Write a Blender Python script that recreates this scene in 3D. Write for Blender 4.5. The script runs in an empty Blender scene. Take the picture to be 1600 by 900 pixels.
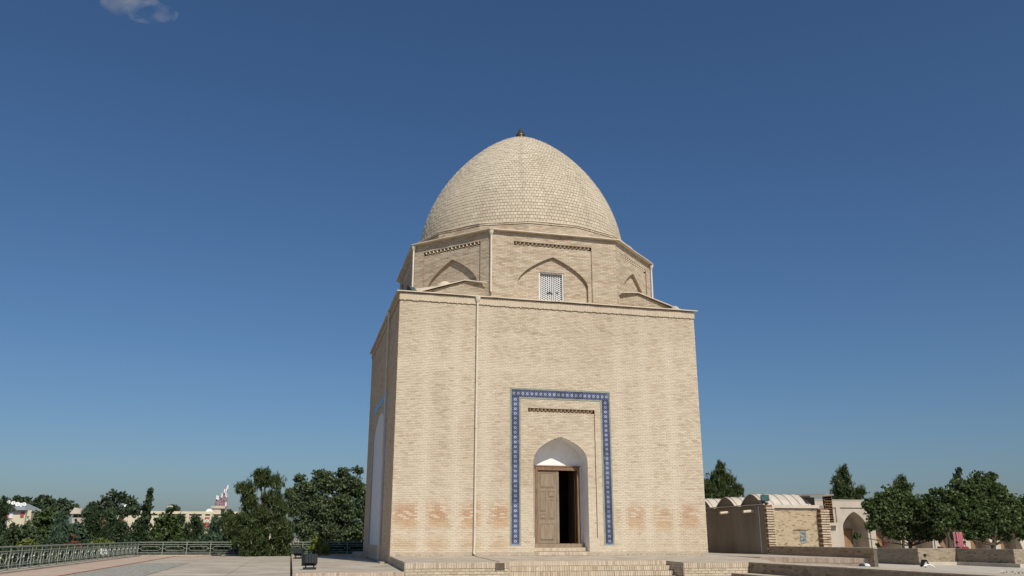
import bpy, math, random
import numpy as np
from mathutils import Matrix, Vector
random.seed(7); rng = np.random.default_rng(7)
S = bpy.context.scene; COL = S.collection
# ---------------------------------------------------------------- camera
FPX = 1318.81; PI_ = math.radians(16.4335); YA = math.radians(14.1169); RO = math.radians(.0316)
CAM = np.array([-3.654, -33.2213, .6956])
FW = np.array([math.sin(YA)*math.cos(PI_), math.cos(YA)*math.cos(PI_), math.sin(PI_)])
_r = np.array([math.cos(YA), -math.sin(YA), 0.]); _u = np.cross(_r, FW)
RI = _r*math.cos(RO)+_u*math.sin(RO); UP = -_r*math.sin(RO)+_u*math.cos(RO)
cd = bpy.data.cameras.new('camera'); cam = bpy.data.objects.new('camera', cd); COL.objects.link(cam)
cd.sensor_width = 36; cd.lens = FPX/1600*36; cd.clip_start = .1; cd.clip_end = 20000
cam.matrix_world = Matrix(((RI[0], UP[0], -FW[0], CAM[0]), (RI[1], UP[1], -FW[1], CAM[1]), (RI[2], UP[2], -FW[2], CAM[2]), (0, 0, 0, 1)))
S.camera = cam
def U(px, py, ax, v):
    d = FPX*FW+(px-800)*RI-(py-450)*UP; t = (v-CAM[ax])/d[ax]; return CAM+d*t
# ---------------------------------------------------------------- light
SUN = Vector((.215, -1, 1.0)).normalized()
W = bpy.data.worlds.new('World'); S.world = W; W.use_nodes = True
nt = W.node_tree; bg = nt.nodes['Background']
sky = nt.nodes.new('ShaderNodeTexSky'); sky.sky_type = 'NISHITA'; sky.sun_disc = False
sky.sun_elevation = math.asin(SUN.z); sky.sun_rotation = math.atan2(SUN.x, SUN.y)
sky.altitude = 0; sky.air_density = 1.05; sky.dust_density = 1.3; sky.ozone_density = 8.0
hs = nt.nodes.new('ShaderNodeHueSaturation'); hs.inputs['Saturation'].default_value = 1.06; hs.inputs['Value'].default_value = 1.0
nt.links.new(sky.outputs[0], hs.inputs['Color']); nt.links.new(hs.outputs[0], bg.inputs[0])
bg.inputs[1].default_value = .075
sl = bpy.data.lights.new('sun', 'SUN'); sl.energy = 4.2; sl.angle = math.radians(.53); sl.color = (1, .935, .82)
so = bpy.data.objects.new('sun', sl); COL.objects.link(so); so.rotation_euler = SUN.to_track_quat('Z', 'Y').to_euler()
S.view_settings.view_transform = 'Standard'; S.view_settings.look = 'None'; S.view_settings.exposure = 0; S.view_settings.gamma = 1
# ---------------------------------------------------------------- materials
MAT = {}
def nodes(m): return m.node_tree.nodes, m.node_tree.links
def base(name, rough=.85, metal=0.):
    m = bpy.data.materials.new(name); m.use_nodes = True; b = m.node_tree.nodes['Principled BSDF']
    b.inputs['Roughness'].default_value = rough; b.inputs['Metallic'].default_value = metal
    b.inputs['Specular IOR Level'].default_value = .25
    MAT[name] = m; return m, b
def noisy(name, c1, c2, scale=4., rough=.85, metal=0., bump=.0, detail=6., stretch=(1, 1, 1), bscale=40., island=0.):
    m, b = base(name, rough, metal); n, l = nodes(m)
    tc = n.new('ShaderNodeNewGeometry'); mp = n.new('ShaderNodeMapping'); mp.inputs['Scale'].default_value = stretch
    l.new(tc.outputs['Position'], mp.inputs[0])
    t = n.new('ShaderNodeTexNoise'); t.inputs['Scale'].default_value = scale; t.inputs['Detail'].default_value = detail; t.inputs['Roughness'].default_value = .62
    l.new(mp.outputs[0], t.inputs[0])
    r = n.new('ShaderNodeValToRGB'); r.color_ramp.elements[0].position = .32; r.color_ramp.elements[1].position = .68
    r.color_ramp.elements[0].color = (*c1, 1); r.color_ramp.elements[1].color = (*c2, 1)
    fac = t.outputs[0]
    if island:
        mx = n.new('ShaderNodeMix'); mx.inputs[0].default_value = island
        l.new(t.outputs[0], mx.inputs[2]); l.new(tc.outputs['Random Per Island'], mx.inputs[3]); fac = mx.outputs[0]
    l.new(fac, r.inputs[0]); l.new(r.outputs[0], b.inputs['Base Color'])
    if bump:
        t2 = n.new('ShaderNodeTexNoise'); t2.inputs['Scale'].default_value = bscale; t2.inputs['Detail'].default_value = 4
        l.new(tc.outputs['Position'], t2.inputs[0])
        bp = n.new('ShaderNodeBump'); bp.inputs['Strength'].default_value = bump; bp.inputs['Distance'].default_value = .02
        l.new(t2.outputs[0], bp.inputs['Height']); l.new(bp.outputs[0], b.inputs['Normal'])
    return m
def attrmat(name, rough=.92, bump=.35, bscale=55.):
    m, b = base(name, rough); n, l = nodes(m)
    a = n.new('ShaderNodeAttribute'); a.attribute_name = 'col'
    g = n.new('ShaderNodeNewGeometry'); t = n.new('ShaderNodeTexNoise'); t.inputs['Scale'].default_value = 22; t.inputs['Detail'].default_value = 5
    l.new(g.outputs['Position'], t.inputs[0])
    mr = n.new('ShaderNodeMapRange'); mr.inputs[1].default_value = .25; mr.inputs[2].default_value = .75; mr.inputs[3].default_value = .82; mr.inputs[4].default_value = 1.14
    l.new(t.outputs[0], mr.inputs[0])
    v = n.new('ShaderNodeVectorMath'); v.operation = 'SCALE'; l.new(a.outputs['Color'], v.inputs[0]); l.new(mr.outputs[0], v.inputs['Scale'])
    l.new(v.outputs[0], b.inputs['Base Color'])
    t2 = n.new('ShaderNodeTexNoise'); t2.inputs['Scale'].default_value = bscale; l.new(g.outputs['Position'], t2.inputs[0])
    bp = n.new('ShaderNodeBump'); bp.inputs['Strength'].default_value = bump; bp.inputs['Distance'].default_value = .01
    l.new(t2.outputs[0], bp.inputs['Height']); l.new(bp.outputs[0], b.inputs['Normal'])
    return m
BR = attrmat('brick')
attrmat('dome_tile', .8, .2)
noisy('white_plaster', (.76, .75, .73), (.86, .85, .83), 3, .8, bump=.1)
noisy('cream_metal', (.55, .47, .36), (.66, .57, .45), 2, .55, bump=.05)
noisy('pipe_paint', (.62, .55, .45), (.70, .63, .52), 2, .5)
noisy('roof_metal', (.47, .41, .34), (.60, .535, .45), 1.5, .5)
noisy('roof_seam', (.22, .18, .14), (.32, .27, .21), 3., .7)
noisy('lime', (.50, .42, .31), (.60, .51, .38), 2.2, .9, bump=.2)
noisy('paving', (.32, .27, .21), (.53, .46, .37), 1.3, .9, bump=.35, detail=12)
noisy('tread', (.36, .30, .23), (.52, .45, .35), 3.5, .9, bump=.3, detail=8)
noisy('concrete', (.30, .26, .20), (.50, .44, .355), .8, .9, bump=.35, detail=12)
noisy('pink_paving', (.40, .30, .225), (.50, .39, .30), 1.8, .9, bump=.2)
noisy('red_edge', (.30, .13, .08), (.42, .2, .12), 6, .9)
noisy('gravel', (.14, .14, .12), (.46, .44, .37), 7, .95, bump=.8, bscale=30, detail=10)
noisy('ground', (.22, .19, .15), (.34, .30, .24), .4, .95, bump=.2)
noisy('court', (.42, .37, .30), (.54, .49, .40), .8, .95, bump=.2)
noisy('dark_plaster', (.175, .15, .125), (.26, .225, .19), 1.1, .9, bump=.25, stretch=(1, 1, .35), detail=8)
noisy('pale_plaster', (.40, .35, .285), (.50, .445, .37), 1.2, .9, bump=.15)
noisy('ochre_plaster', (.52, .47, .34), (.62, .56, .42), .2, .9)
noisy('brick_red_paint', (.30, .07, .06), (.38, .1, .08), 1., .9)
noisy('old_wood', (.20, .15, .10), (.33, .26, .19), 5, .75, bump=.3, stretch=(6, 6, .5))
noisy('shaded_wood', (.05, .03, .018), (.10, .065, .04), 5, .7, stretch=(6, 6, .5))  # door wood darkened to paint in the dimness inside the doorway
noisy('brown_wood', (.15, .085, .05), (.28, .17, .10), 5, .7, bump=.3, stretch=(6, 6, .5))
noisy('orange_wood', (.22, .13, .07), (.33, .21, .12), 4, .6, stretch=(6, 6, .5))
noisy('rail_paint', (.18, .20, .17), (.30, .32, .275), 9, .5)
noisy('white_paint', (.6, .6, .585), (.74, .74, .72), 3, .5)
noisy('black_metal', (.015, .02, .02), (.03, .036, .036), 6, .45)
noisy('green_glass', (.03, .07, .065), (.06, .12, .11), 6, .2)
noisy('copper', (.05, .045, .025), (.16, .11, .06), 8, .4, .6)
noisy('bark', (.05, .035, .022), (.12, .09, .06), 9, .95, bump=.6)
noisy('interior', (.10, .07, .05), (.16, .12, .09), 2, .95)
noisy('joint', (.10, .085, .065), (.15, .13, .1), 3, .95)
noisy('dome_joint', (.19, .155, .11), (.28, .23, .165), 3, .95)
noisy('green_glaze', (.20, .23, .17), (.33, .35, .27), 5, .65)
noisy('blue_glaze', (.10, .17, .32), (.3, .4, .5), 9, .35)
noisy('turquoise', (.14, .21, .23), (.24, .32, .33), 9, .4)
noisy('roof_grey', (.22, .25, .25), (.30, .33, .33), .5, .6)
noisy('dark_glass', (.01, .012, .015), (.03, .03, .035), 3, .15)
noisy('mast_paint', (.28, .06, .09), (.5, .3, .32), 1., .6)
noisy('black_cloth', (.008, .008, .011), (.02, .02, .026), 8, .9)
noisy('grey_cloth', (.05, .06, .065), (.09, .1, .1), 8, .9)
noisy('red_cloth', (.28, .01, .015), (.36, .02, .02), 8, .9)
noisy('maroon_cloth', (.09, .01, .02), (.14, .02, .03), 8, .9)
noisy('skin', (.30, .17, .11), (.36, .21, .14), 8, .6)
noisy('dark_hair', (.008, .006, .005), (.02, .015, .012), 20, .6)
noisy('white_petal', (.7, .7, .68), (.8, .8, .78), 8, .7)
def stripes():
    m, b = base('striped_cloth', .9); n, l = nodes(m)
    tc = n.new('ShaderNodeTexCoord'); sp = n.new('ShaderNodeSeparateXYZ'); l.new(tc.outputs['Object'], sp.inputs[0])
    mm = n.new('ShaderNodeMath'); mm.operation = 'MULTIPLY'; mm.inputs[1].default_value = 6.; l.new(sp.outputs[0], mm.inputs[0])
    fr = n.new('ShaderNodeMath'); fr.operation = 'FRACT'; l.new(mm.outputs[0], fr.inputs[0])
    r = n.new('ShaderNodeValToRGB'); r.color_ramp.interpolation = 'CONSTANT'
    e = r.color_ramp.elements; e[0].color = (.5, .08, .16, 1); e[1].position = .3; e[1].color = (.12, .18, .4, 1)
    for p, c in ((.5, (.55, .45, .45, 1)), (.65, (.5, .1, .2, 1)), (.85, (.5, .3, .08, 1))):
        x = e.new(p); x.color = c
    l.new(fr.outputs[0], r.inputs[0]); l.new(r.outputs[0], b.inputs['Base Color'])
stripes()
def tilemat():
    # printed glaze: rows of eyed rosettes over a lattice, two to a tile
    m, b = base('rosette_tile', .42); n, l = nodes(m)
    uv = n.new('ShaderNodeUVMap'); sp = n.new('ShaderNodeSeparateXYZ'); l.new(uv.outputs[0], sp.inputs[0])
    def M(op, a, bb=None, c=None):
        x = n.new('ShaderNodeMath'); x.operation = op
        for i, v in enumerate((a, bb, c)):
            if v is None: continue
            if isinstance(v, (int, float)): x.inputs[i].default_value = v
            else: l.new(v, x.inputs[i])
        return x.outputs[0]
    u = M('SUBTRACT', sp.outputs[0], .5); v = M('SUBTRACT', M('FRACT', sp.outputs[1]), .5)
    u = M('MULTIPLY', u, 1.5)
    d = M('SQRT', M('ADD', M('MULTIPLY', u, u), M('MULTIPLY', v, v)))
    r = n.new('ShaderNodeValToRGB'); r.color_ramp.interpolation = 'CONSTANT'; e = r.color_ramp.elements
    navy = (.010, .016, .075, 1); pale = (.45, .50, .59, 1); mau = (.22, .23, .34, 1)
    e[0].color = navy; e[1].position = .12; e[1].color = pale
    for p, c in ((.26, navy), (.34, mau), (.39, navy), (.6, navy)): x = e.new(p); x.color = c
    l.new(d, r.inputs[0])
    a1 = M('ABSOLUTE', M('SUBTRACT', M('FRACT', M('ADD', M('MULTIPLY', u, 2.), M('MULTIPLY', v, 2.))), .5))
    a2 = M('ABSOLUTE', M('SUBTRACT', M('FRACT', M('SUBTRACT', M('MULTIPLY', u, 2.), M('MULTIPLY', v, 2.))), .5))
    lat = M('MULTIPLY', M('LESS_THAN', M('MINIMUM', a1, a2), .075), M('GREATER_THAN', d, .335))
    mx = n.new('ShaderNodeMix'); mx.data_type = 'RGBA'; l.new(lat, mx.inputs[0]); l.new(r.outputs[0], mx.inputs[6]); mx.inputs[7].default_value = (.22, .245, .36, 1)
    oi = n.new('ShaderNodeObjectInfo')
    mr = n.new('ShaderNodeMapRange'); mr.inputs[3].default_value = .6; mr.inputs[4].default_value = 1.1; l.new(oi.outputs['Random'], mr.inputs[0])
    vm = n.new('ShaderNodeVectorMath'); vm.operation = 'SCALE'; l.new(mx.outputs[2], vm.inputs[0]); l.new(mr.outputs[0], vm.inputs['Scale'])
    tn = n.new('ShaderNodeTexNoise'); tn.inputs['Scale'].default_value = 9.; gg = n.new('ShaderNodeNewGeometry'); l.new(gg.outputs['Position'], tn.inputs[0])
    wr = n.new('ShaderNodeMapRange'); wr.inputs[1].default_value = .66; wr.inputs[2].default_value = .74; wr.inputs[3].default_value = 0; wr.inputs[4].default_value = .5; l.new(tn.outputs[0], wr.inputs[0])
    m2 = n.new('ShaderNodeMix'); m2.data_type = 'RGBA'; l.new(wr.outputs[0], m2.inputs[0]); l.new(vm.outputs[0], m2.inputs[6]); m2.inputs[7].default_value = (.30, .31, .33, 1); l.new(m2.outputs[2], b.inputs['Base Color'])
tilemat()
def leafmat(name, c1, c2, c3=None, rough=.55, trans=.15):
    m = bpy.data.materials.new(name); m.use_nodes = True; n, l = nodes(m); b = n['Principled BSDF']; out = n['Material Output']
    g = n.new('ShaderNodeNewGeometry'); r = n.new('ShaderNodeValToRGB'); e = r.color_ramp.elements
    e[0].color = (*c1, 1); e[1].color = (*c2, 1)
    if c3: x = e.new(.93); x.color = (*c2, 1); e[-1].color = (*c3, 1)
    l.new(g.outputs['Random Per Island'], r.inputs[0]); l.new(r.outputs[0], b.inputs['Base Color'])
    b.inputs['Roughness'].default_value = rough; b.inputs['Specular IOR Level'].default_value = .3
    t = n.new('ShaderNodeBsdfTranslucent'); l.new(r.outputs[0], t.inputs[0]); mx = n.new('ShaderNodeMixShader'); mx.inputs[0].default_value = trans
    l.new(b.outputs[0], mx.inputs[1]); l.new(t.outputs[0], mx.inputs[2]); l.new(mx.outputs[0], out.inputs[0]); MAT[name] = m
leafmat('leaf_pine', (.025, .045, .015), (.085, .115, .035), (.13, .16, .06))
leafmat('leaf_broad', (.045, .07, .03), (.125, .165, .075), (.22, .26, .15), trans=.26)
leafmat('leaf_mulberry', (.035, .06, .018), (.105, .15, .048), (.17, .21, .085), trans=.26)
leafmat('leaf_spruce', (.035, .07, .04), (.10, .155, .09))
leafmat('leaf_cypress', (.02, .04, .016), (.055, .085, .035), (.08, .11, .05))
leafmat('leaf_far', (.03, .052, .028), (.085, .115, .055))
leafmat('leaf_yellow', (.10, .13, .02), (.24, .26, .05))
leafmat('leaf_dry', (.10, .09, .03), (.22, .19, .08))
leafmat('leaf_rust', (.16, .05, .03), (.3, .12, .06))
# ---------------------------------------------------------------- mesh helpers
_tab = rng.random((256, 256))
def vn(x, y):
    xi = math.floor(x); yi = math.floor(y); fx = x-xi; fy = y-yi; fx = fx*fx*(3-2*fx); fy = fy*fy*(3-2*fy)
    a = _tab[xi & 255, yi & 255]; b = _tab[(xi+1) & 255, yi & 255]; c = _tab[xi & 255, (yi+1) & 255]; d = _tab[(xi+1) & 255, (yi+1) & 255]
    return (a*(1-fx)+b*fx)*(1-fy)+(c*(1-fx)+d*fx)*fy
def fbm(x, y): return .5*vn(x, y)+.3*vn(x*2.1+9, y*2.1+5)+.2*vn(x*4.3+3, y*4.3+17)
class MB:
    def __init__(s): s.v = []; s.f = []; s.c = []; s.mi = []
    def poly(s, pts, col=None, mi=0):
        i = len(s.v); s.v.extend([tuple(map(float, p)) for p in pts]); s.f.append(tuple(range(i, i+len(pts)))); s.c.append(col); s.mi.append(mi)
    def box(s, x0, y0, z0, x1, y1, z1, col=None, mi=0):
        i = len(s.v); s.v.extend([(x0, y0, z0), (x1, y0, z0), (x1, y1, z0), (x0, y1, z0), (x0, y0, z1), (x1, y0, z1), (x1, y1, z1), (x0, y1, z1)])
        for q in ((0, 3, 2, 1), (4, 5, 6, 7), (0, 1, 5, 4), (1, 2, 6, 5), (2, 3, 7, 6), (3, 0, 4, 7)):
            s.f.append(tuple(i+k for k in q)); s.c.append(col); s.mi.append(mi)
    def obox(s, o, ax, ay, az, col=None, mi=0):
        o, ax, ay, az = map(lambda t: np.array(t, float), (o, ax, ay, az)); i = len(s.v)
        for a, b, c in ((0, 0, 0), (1, 0, 0), (1, 1, 0), (0, 1, 0), (0, 0, 1), (1, 0, 1), (1, 1, 1), (0, 1, 1)):
            s.v.append(tuple(o+a*ax+b*ay+c*az))
        for q in ((0, 3, 2, 1), (4, 5, 6, 7), (0, 1, 5, 4), (1, 2, 6, 5), (2, 3, 7, 6), (3, 0, 4, 7)):
            s.f.append(tuple(i+k for k in q)); s.c.append(col); s.mi.append(mi)
    def tube(s, pts, rad, n=8, caps=True, mi=0):
        pts = [np.array(p, float) for p in pts]; rad = rad if hasattr(rad, '__len__') else [rad]*len(pts); rings = []
        ref = None
        for k, p in enumerate(pts):
            d = (pts[min(k+1, len(pts)-1)]-pts[max(k-1, 0)]); d = d/(np.linalg.norm(d)+1e-9)
            h = np.array([1., 0, 0]) if abs(d[0]) < .9 else np.array([0, 1., 0])
            if ref is not None: h = ref
            a = np.cross(d, h); a /= np.linalg.norm(a)+1e-9; b = np.cross(d, a); ref = np.cross(a, d)*1.0
            rings.append([len(s.v)+j for j in range(n)])
            for j in range(n):
                t = 2*math.pi*j/n; s.v.append(tuple(p+rad[k]*(a*math.cos(t)+b*math.sin(t))))
        for k in range(len(rings)-1):
            for j in range(n):
                s.f.append((rings[k][j], rings[k][(j+1) % n], rings[k+1][(j+1) % n], rings[k+1][j])); s.c.append(None); s.mi.append(mi)
        if caps:
            s.f.append(tuple(rings[0][::-1])); s.f.append(tuple(rings[-1])); s.c += [None]*2; s.mi += [mi]*2
    def lathe(s, prof, c=(0, 0, 0), n=20, mi=0):
        R = []
        for r, z in prof:
            R.append([len(s.v)+j for j in range(n)])
            for j in range(n): s.v.append((c[0]+r*math.cos(2*math.pi*j/n), c[1]+r*math.sin(2*math.pi*j/n), c[2]+z))
        for k in range(len(R)-1):
            for j in range(n): s.f.append((R[k][j], R[k][(j+1) % n], R[k+1][(j+1) % n], R[k+1][j])); s.c.append(None); s.mi.append(mi)
    def prism(s, pts, z0, z1, col=None, mi=0):
        n = len(pts); i = len(s.v)
        for z in (z0, z1): s.v += [(p[0], p[1], (p[2] if len(p) > 2 and z == z1 else z)) for p in pts]
        s.f.append(tuple(i+n+k for k in range(n))); s.f.append(tuple(i+n-1-k for k in range(n)))
        for k in range(n): s.f.append((i+k, i+(k+1) % n, i+n+(k+1) % n, i+n+k))
        s.c += [col]*(n+2); s.mi += [mi]*(n+2)
    def build(s, name, mats, parent=None, smooth=False, loc=None, **props):
        me = bpy.data.meshes.new(name); v = s.v
        if loc is not None: v = [(a-loc[0], b-loc[1], c-loc[2]) for a, b, c in v]
        me.from_pydata(v, [], s.f)
        mats = mats if isinstance(mats, (list, tuple)) else [mats]
        for m in mats: me.materials.append(MAT[m])
        if len(mats) > 1: me.polygons.foreach_set('material_index', s.mi)
        if any(c is not None for c in s.c):
            at = me.color_attributes.new('col', 'FLOAT_COLOR', 'CORNER'); buf = []
            for f, c in zip(s.f, s.c):
                c = c or (.5, .4, .3); buf.extend((c[0], c[1], c[2], 1.)*len(f))
            at.data.foreach_set('color', buf)
        if smooth: me.polygons.foreach_set('use_smooth', [True]*len(me.polygons))
        me.update(); o = bpy.data.objects.new(name, me); COL.objects.link(o)
        if parent is not None: o.parent = parent
        if loc is not None: o.location = loc
        for k, x in props.items(): o[k] = x
        return o
def pieces(mb):
    par = list(range(len(mb.v)))
    def find(a):
        while par[a] != a: par[a] = par[par[a]]; a = par[a]
        return a
    for f in mb.f:
        for q in f[1:]: par[find(q)] = find(f[0])
    groups = {}
    for i, f in enumerate(mb.f): groups.setdefault(find(f[0]), []).append(i)
    for ids in groups.values():
        m = MB(); mp = {}
        for i in ids:
            g = []
            for q in mb.f[i]:
                if q not in mp: mp[q] = len(m.v); m.v.append(mb.v[q])
                g.append(mp[q])
            m.f.append(tuple(g)); m.c.append(mb.c[i]); m.mi.append(mb.mi[i])
        yield m
def tag(o, label, cat, group=None):
    o['label'] = label; o['category'] = cat
    if group: o['group'] = group
    return o
def thing(name, label, cat, loc=(0, 0, 0), rz=0, group=None):
    o = bpy.data.objects.new(name, None); COL.objects.link(o); o.location = loc; o.rotation_euler = (0, 0, rz); o.empty_display_size = .2
    return tag(o, label, cat, group)
def keep(o, parent):      # parent a mesh built in world coordinates to an Empty that stands elsewhere
    o.parent = parent; o.matrix_parent_inverse = Matrix.Identity(4)
    o.location = Vector(o.location)-Vector(parent.location); return o
def dup(o, parent=None):
    c = o.copy(); COL.objects.link(c)
    if parent is not None: c.parent = parent
    for ch in list(o.children): dup(ch, c)
    return c
# ---------------------------------------------------------------- brick fields
def brick_field(mb, O, Ud, N, w0, w1, z0, z1, bw=.25, bh=.066, joint=.011, zj=0., holes=(), colf=None, proud=.009, V=(0, 0, 1), jit=.0035, back=True, bond=True, lim=None, jcol=(.42, .34, .24)):
    """bricks with recessed joints on the plane O + u*Ud + z*V, outward normal N; holes: (za, zb, left(z), right(z))"""
    O, Ud, N, V = map(lambda t: np.array(t, float), (O, Ud, N, V))
    rows = max(1, round((z1-z0)/bh)); h = (z1-z0)/rows
    zs = sorted(set([round(z0+i*h, 5) for i in range(rows+1)]+[round(z, 5) for hl in holes for z in (hl[0], hl[1]) if z0 < z < z1]))
    L0 = (lambda z: w0) if lim is None else lim[0]; R0 = (lambda z: w1) if lim is None else lim[1]
    P = lambda u, z, d: O+Ud*u+V*z+N*d
    for za, zb in zip(zs[:-1], zs[1:]):
        if zb-za < .004: continue
        zm = (za+zb)/2; ri = int((zm-z0)/h); segs = [(L0(za), L0(zb), R0(za), R0(zb))]
        for (ha, hb, lf, rf) in holes:
            if ha < zm < hb:
                out = []
                for (la, lb, ra, rb) in segs:
                    if lf(zm) <= la or rf(zm) >= ra or True:
                        if lf(za) > la: out.append((la, lb, min(lf(za), ra), min(lf(zb), rb)))
                        if rf(za) < ra: out.append((max(rf(za), la), max(rf(zb), lb), ra, rb))
                segs = out
        for (la, lb, ra, rb) in segs:
            if ra-la < .01 and rb-lb < .01: continue
            if back: mb.poly([P(la, za, 0), P(ra, za, 0), P(rb, zb, 0), P(lb, zb, 0)], colf((la+ra)/2, zm, True) if colf else jcol)
            lo = min(la, lb); hi = max(ra, rb); off = (bw/2 if (ri % 2 and bond) else 0)+(random.random()*.02)
            k = math.floor((lo-w0-off)/bw); x = w0+off+k*bw
            while x < hi:
                xa, xb = x+joint/2+random.uniform(-.004, .004), x+bw-joint/2; x += bw
                a0, b0 = max(xa, la), min(xb, ra); a1, b1 = max(xa, lb), min(xb, rb)
                if b0-a0 < .012 and b1-a1 < .012: continue
                if b0 < a0: a0 = b0 = (a0+b0)/2
                if b1 < a1: a1 = b1 = (a1+b1)/2
                d = proud+random.uniform(-jit, jit); g = joint/2 if zb-za > .03 else 0
                c = colf((a0+b0)/2, zm, False) if colf else (.5, .4, .28)
                zr = random.uniform(-zj, zj*.3); q = [(a0, za+g+zr), (b0, za+g+zr), (b1, zb-g), (a1, zb-g)]
                F = [P(*t, d) for t in q]; B = [P(*t, -.002) for t in q]
                i = len(mb.v); mb.v.extend([tuple(t) for t in F]+[tuple(t) for t in B]); mb.f.append((i, i+1, i+2, i+3)); mb.c.append(c); mb.mi.append(0)
                for e in range(4):
                    mb.f.append((i+e, i+4+e, i+4+(e+1) % 4, i+(e+1) % 4)); mb.c.append(c); mb.mi.append(0)
def strip(mb, O, Ud, N, pts, d0, d1, col=None, mi=0):
    """reveal: the polyline pts (u, z) swept from depth d0 to d1 along N"""
    O, Ud, N = map(lambda t: np.array(t, float), (O, Ud, N)); Z = np.array([0, 0, 1.])
    for (a, b) in zip(pts[:-1], pts[1:]):
        mb.poly([O+Ud*a[0]+Z*a[1]+N*d0, O+Ud*b[0]+Z*b[1]+N*d0, O+Ud*b[0]+Z*b[1]+N*d1, O+Ud*a[0]+Z*a[1]+N*d1], col, mi)
def arch(cx, hw, zs, zp, a=2.9, b=1.):
    def f(z):
        if z <= zs: return hw
        t = min(1., (z-zs)/(zp-zs)); return hw*max(0., 1-t**a)**b
    return (lambda z: cx-f(z)), (lambda z: cx+f(z))
def arch_pts(cx, hw, z0, zs, zp, a=2.9, b=1., n=14):
    L, R = arch(cx, hw, zs, zp, a, b); zz = [z0]+[zs+(zp-zs)*(1-(1-i/n)**1.6) for i in range(n+1)]
    return [(L(z), z) for z in zz]+[(R(z), z) for z in zz[::-1][1:]]
mixc = lambda a, b, t: tuple(a[i]*(1-t)+b[i]*t for i in range(3))
# ---------------------------------------------------------------- ground and terraces
def sheet(name, pts, mat, parent=None, **kw):
    m = MB(); m.poly(pts); return m.build(name, mat, parent, **kw)
GZ = -1.05
m = MB(); m.poly([(-3000, -3000, GZ), (3000, -3000, GZ), (3000, 3000, GZ), (-3000, 3000, GZ)]); m.build('ground', 'ground', kind='structure')
# sunken court right of the mausoleum
m = MB(); m.poly([(9.4, -30, GZ+.03), (90, -30, GZ+.03), (90, 60, GZ+.03), (17, 60, GZ+.03), (9.4, -5, GZ+.03)]); m.build('court_floor', 'court', kind='structure')
# left terrace
TZ = -.27; TY = -7.6
m = MB()
m.prism([(-3.53, TY), (-.35, TY), (.6, -5), (.6, 2), (3, 14), (3, 17), (-3.53, 17)], GZ, TZ); terr = m.build('terrace', 'concrete', kind='structure')
m = MB(); m.prism([(-9.3, -12), (-3.6, -12), (-3.6, 15.0), (-9.3, 15.0)], GZ, TZ-.006); court = m.build('forecourt', 'concrete', kind='structure')
m = MB(); m.prism([(-3.6, -12), (-3.53, -12), (-3.53, 10.6), (-3.6, 10.6)], GZ, TZ-.2); m.prism([(-3.6, 10.6), (-3.53, 10.6), (-3.53, 17), (-3.6, 17)], GZ, TZ-.004); m.build('drain_channel', 'joint', kind='structure')
m = MB(); m.prism([(-11.6, -12), (-9.36, -12), (-9.36, 15.06), (-3.6, 15.06), (-3.6, 17), (-11.6, 17)], GZ, TZ); m.build('path', 'pink_paving', kind='structure')
m = MB(); m.prism([(-9.36, -12), (-9.3, -12), (-9.3, 15.0), (-3.6, 15.0), (-3.6, 15.06), (-9.36, 15.06)], GZ, TZ+.012); m.build('path_edging', 'red_edge', kind='structure')
m = MB(); m.poly([(-9.25, -11.9, TZ+.004), (-7.2, -11.9, TZ+.004), (-7.25, -8, TZ+.004), (-7.3, -2, TZ+.004), (-7.35, 3.0, TZ+.004), (-8.2, 3.3, TZ+.004), (-9.25, 3.0, TZ+.004)]); m.build('gravel_patch', 'gravel', kind='structure')
m = MB(); m.box(-11.75, -12, GZ, -11.1, 16.0, TZ+.05); m.box(-11.75, 16.0, GZ, 3, 16.6, TZ+.05); m.build('kerb', 'concrete', kind='structure')
# concrete slab joints of the forecourt: separate slabs
slabs = MB()
xs = [-6.8, -5.2, -3.62]; ys = [-11.9, -8.4, -4.6, -.8, 3., 6.8, 10.6, 14.6]
for i in range(2):
    for j in range(7):
        mm = MB(); t = random.uniform(-.0015, .0015)
        mm.box(xs[i]+.012, ys[j]+.012, TZ-.01, xs[i+1]-.012, ys[j+1]-.012, TZ+.006+t); mm.build('slab', 'concrete', court)
# brick platform before the mausoleum
PL = [(-.27, -6.3, -.05), (3.05, -6.3, -.05)]; SX0, SX1 = 2.72, 8.37; BX1 = 10.65
m = MB()
m.prism([(-.40, -7.6, -.01), (SX0, -7.6, -.02), (SX0, -6.2, -.02), (SX1, -6.2, -.052), (SX1, -7.5, -.075), (11.6, -7.5, -.09), (13.3, -3.6, -.06), (13.2, -.1, 0), (13.2, .3, 0), (.3, .3, 0), (0., -.05, 0)], GZ, 0.)
m.poly([(9.4, -7.5, -.05), (9.4, -7.5, -1), (9.4, -7.4, -1)])
plat = m.build('platform', 'paving', kind='structure')
def bcol(c0, c1, c2=None):
    def f(u, z, back):
        if back: return mixc(c0, (.42, .36, .27), .5)
        t = random.random(); c = mixc(c0, c1, t)
        if c2 and random.random() < .25: c = mixc(c, c2, random.random())
        return c
    return f
pcol = bcol((.50, .41, .30), (.60, .51, .39), (.42, .31, .22))
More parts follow.
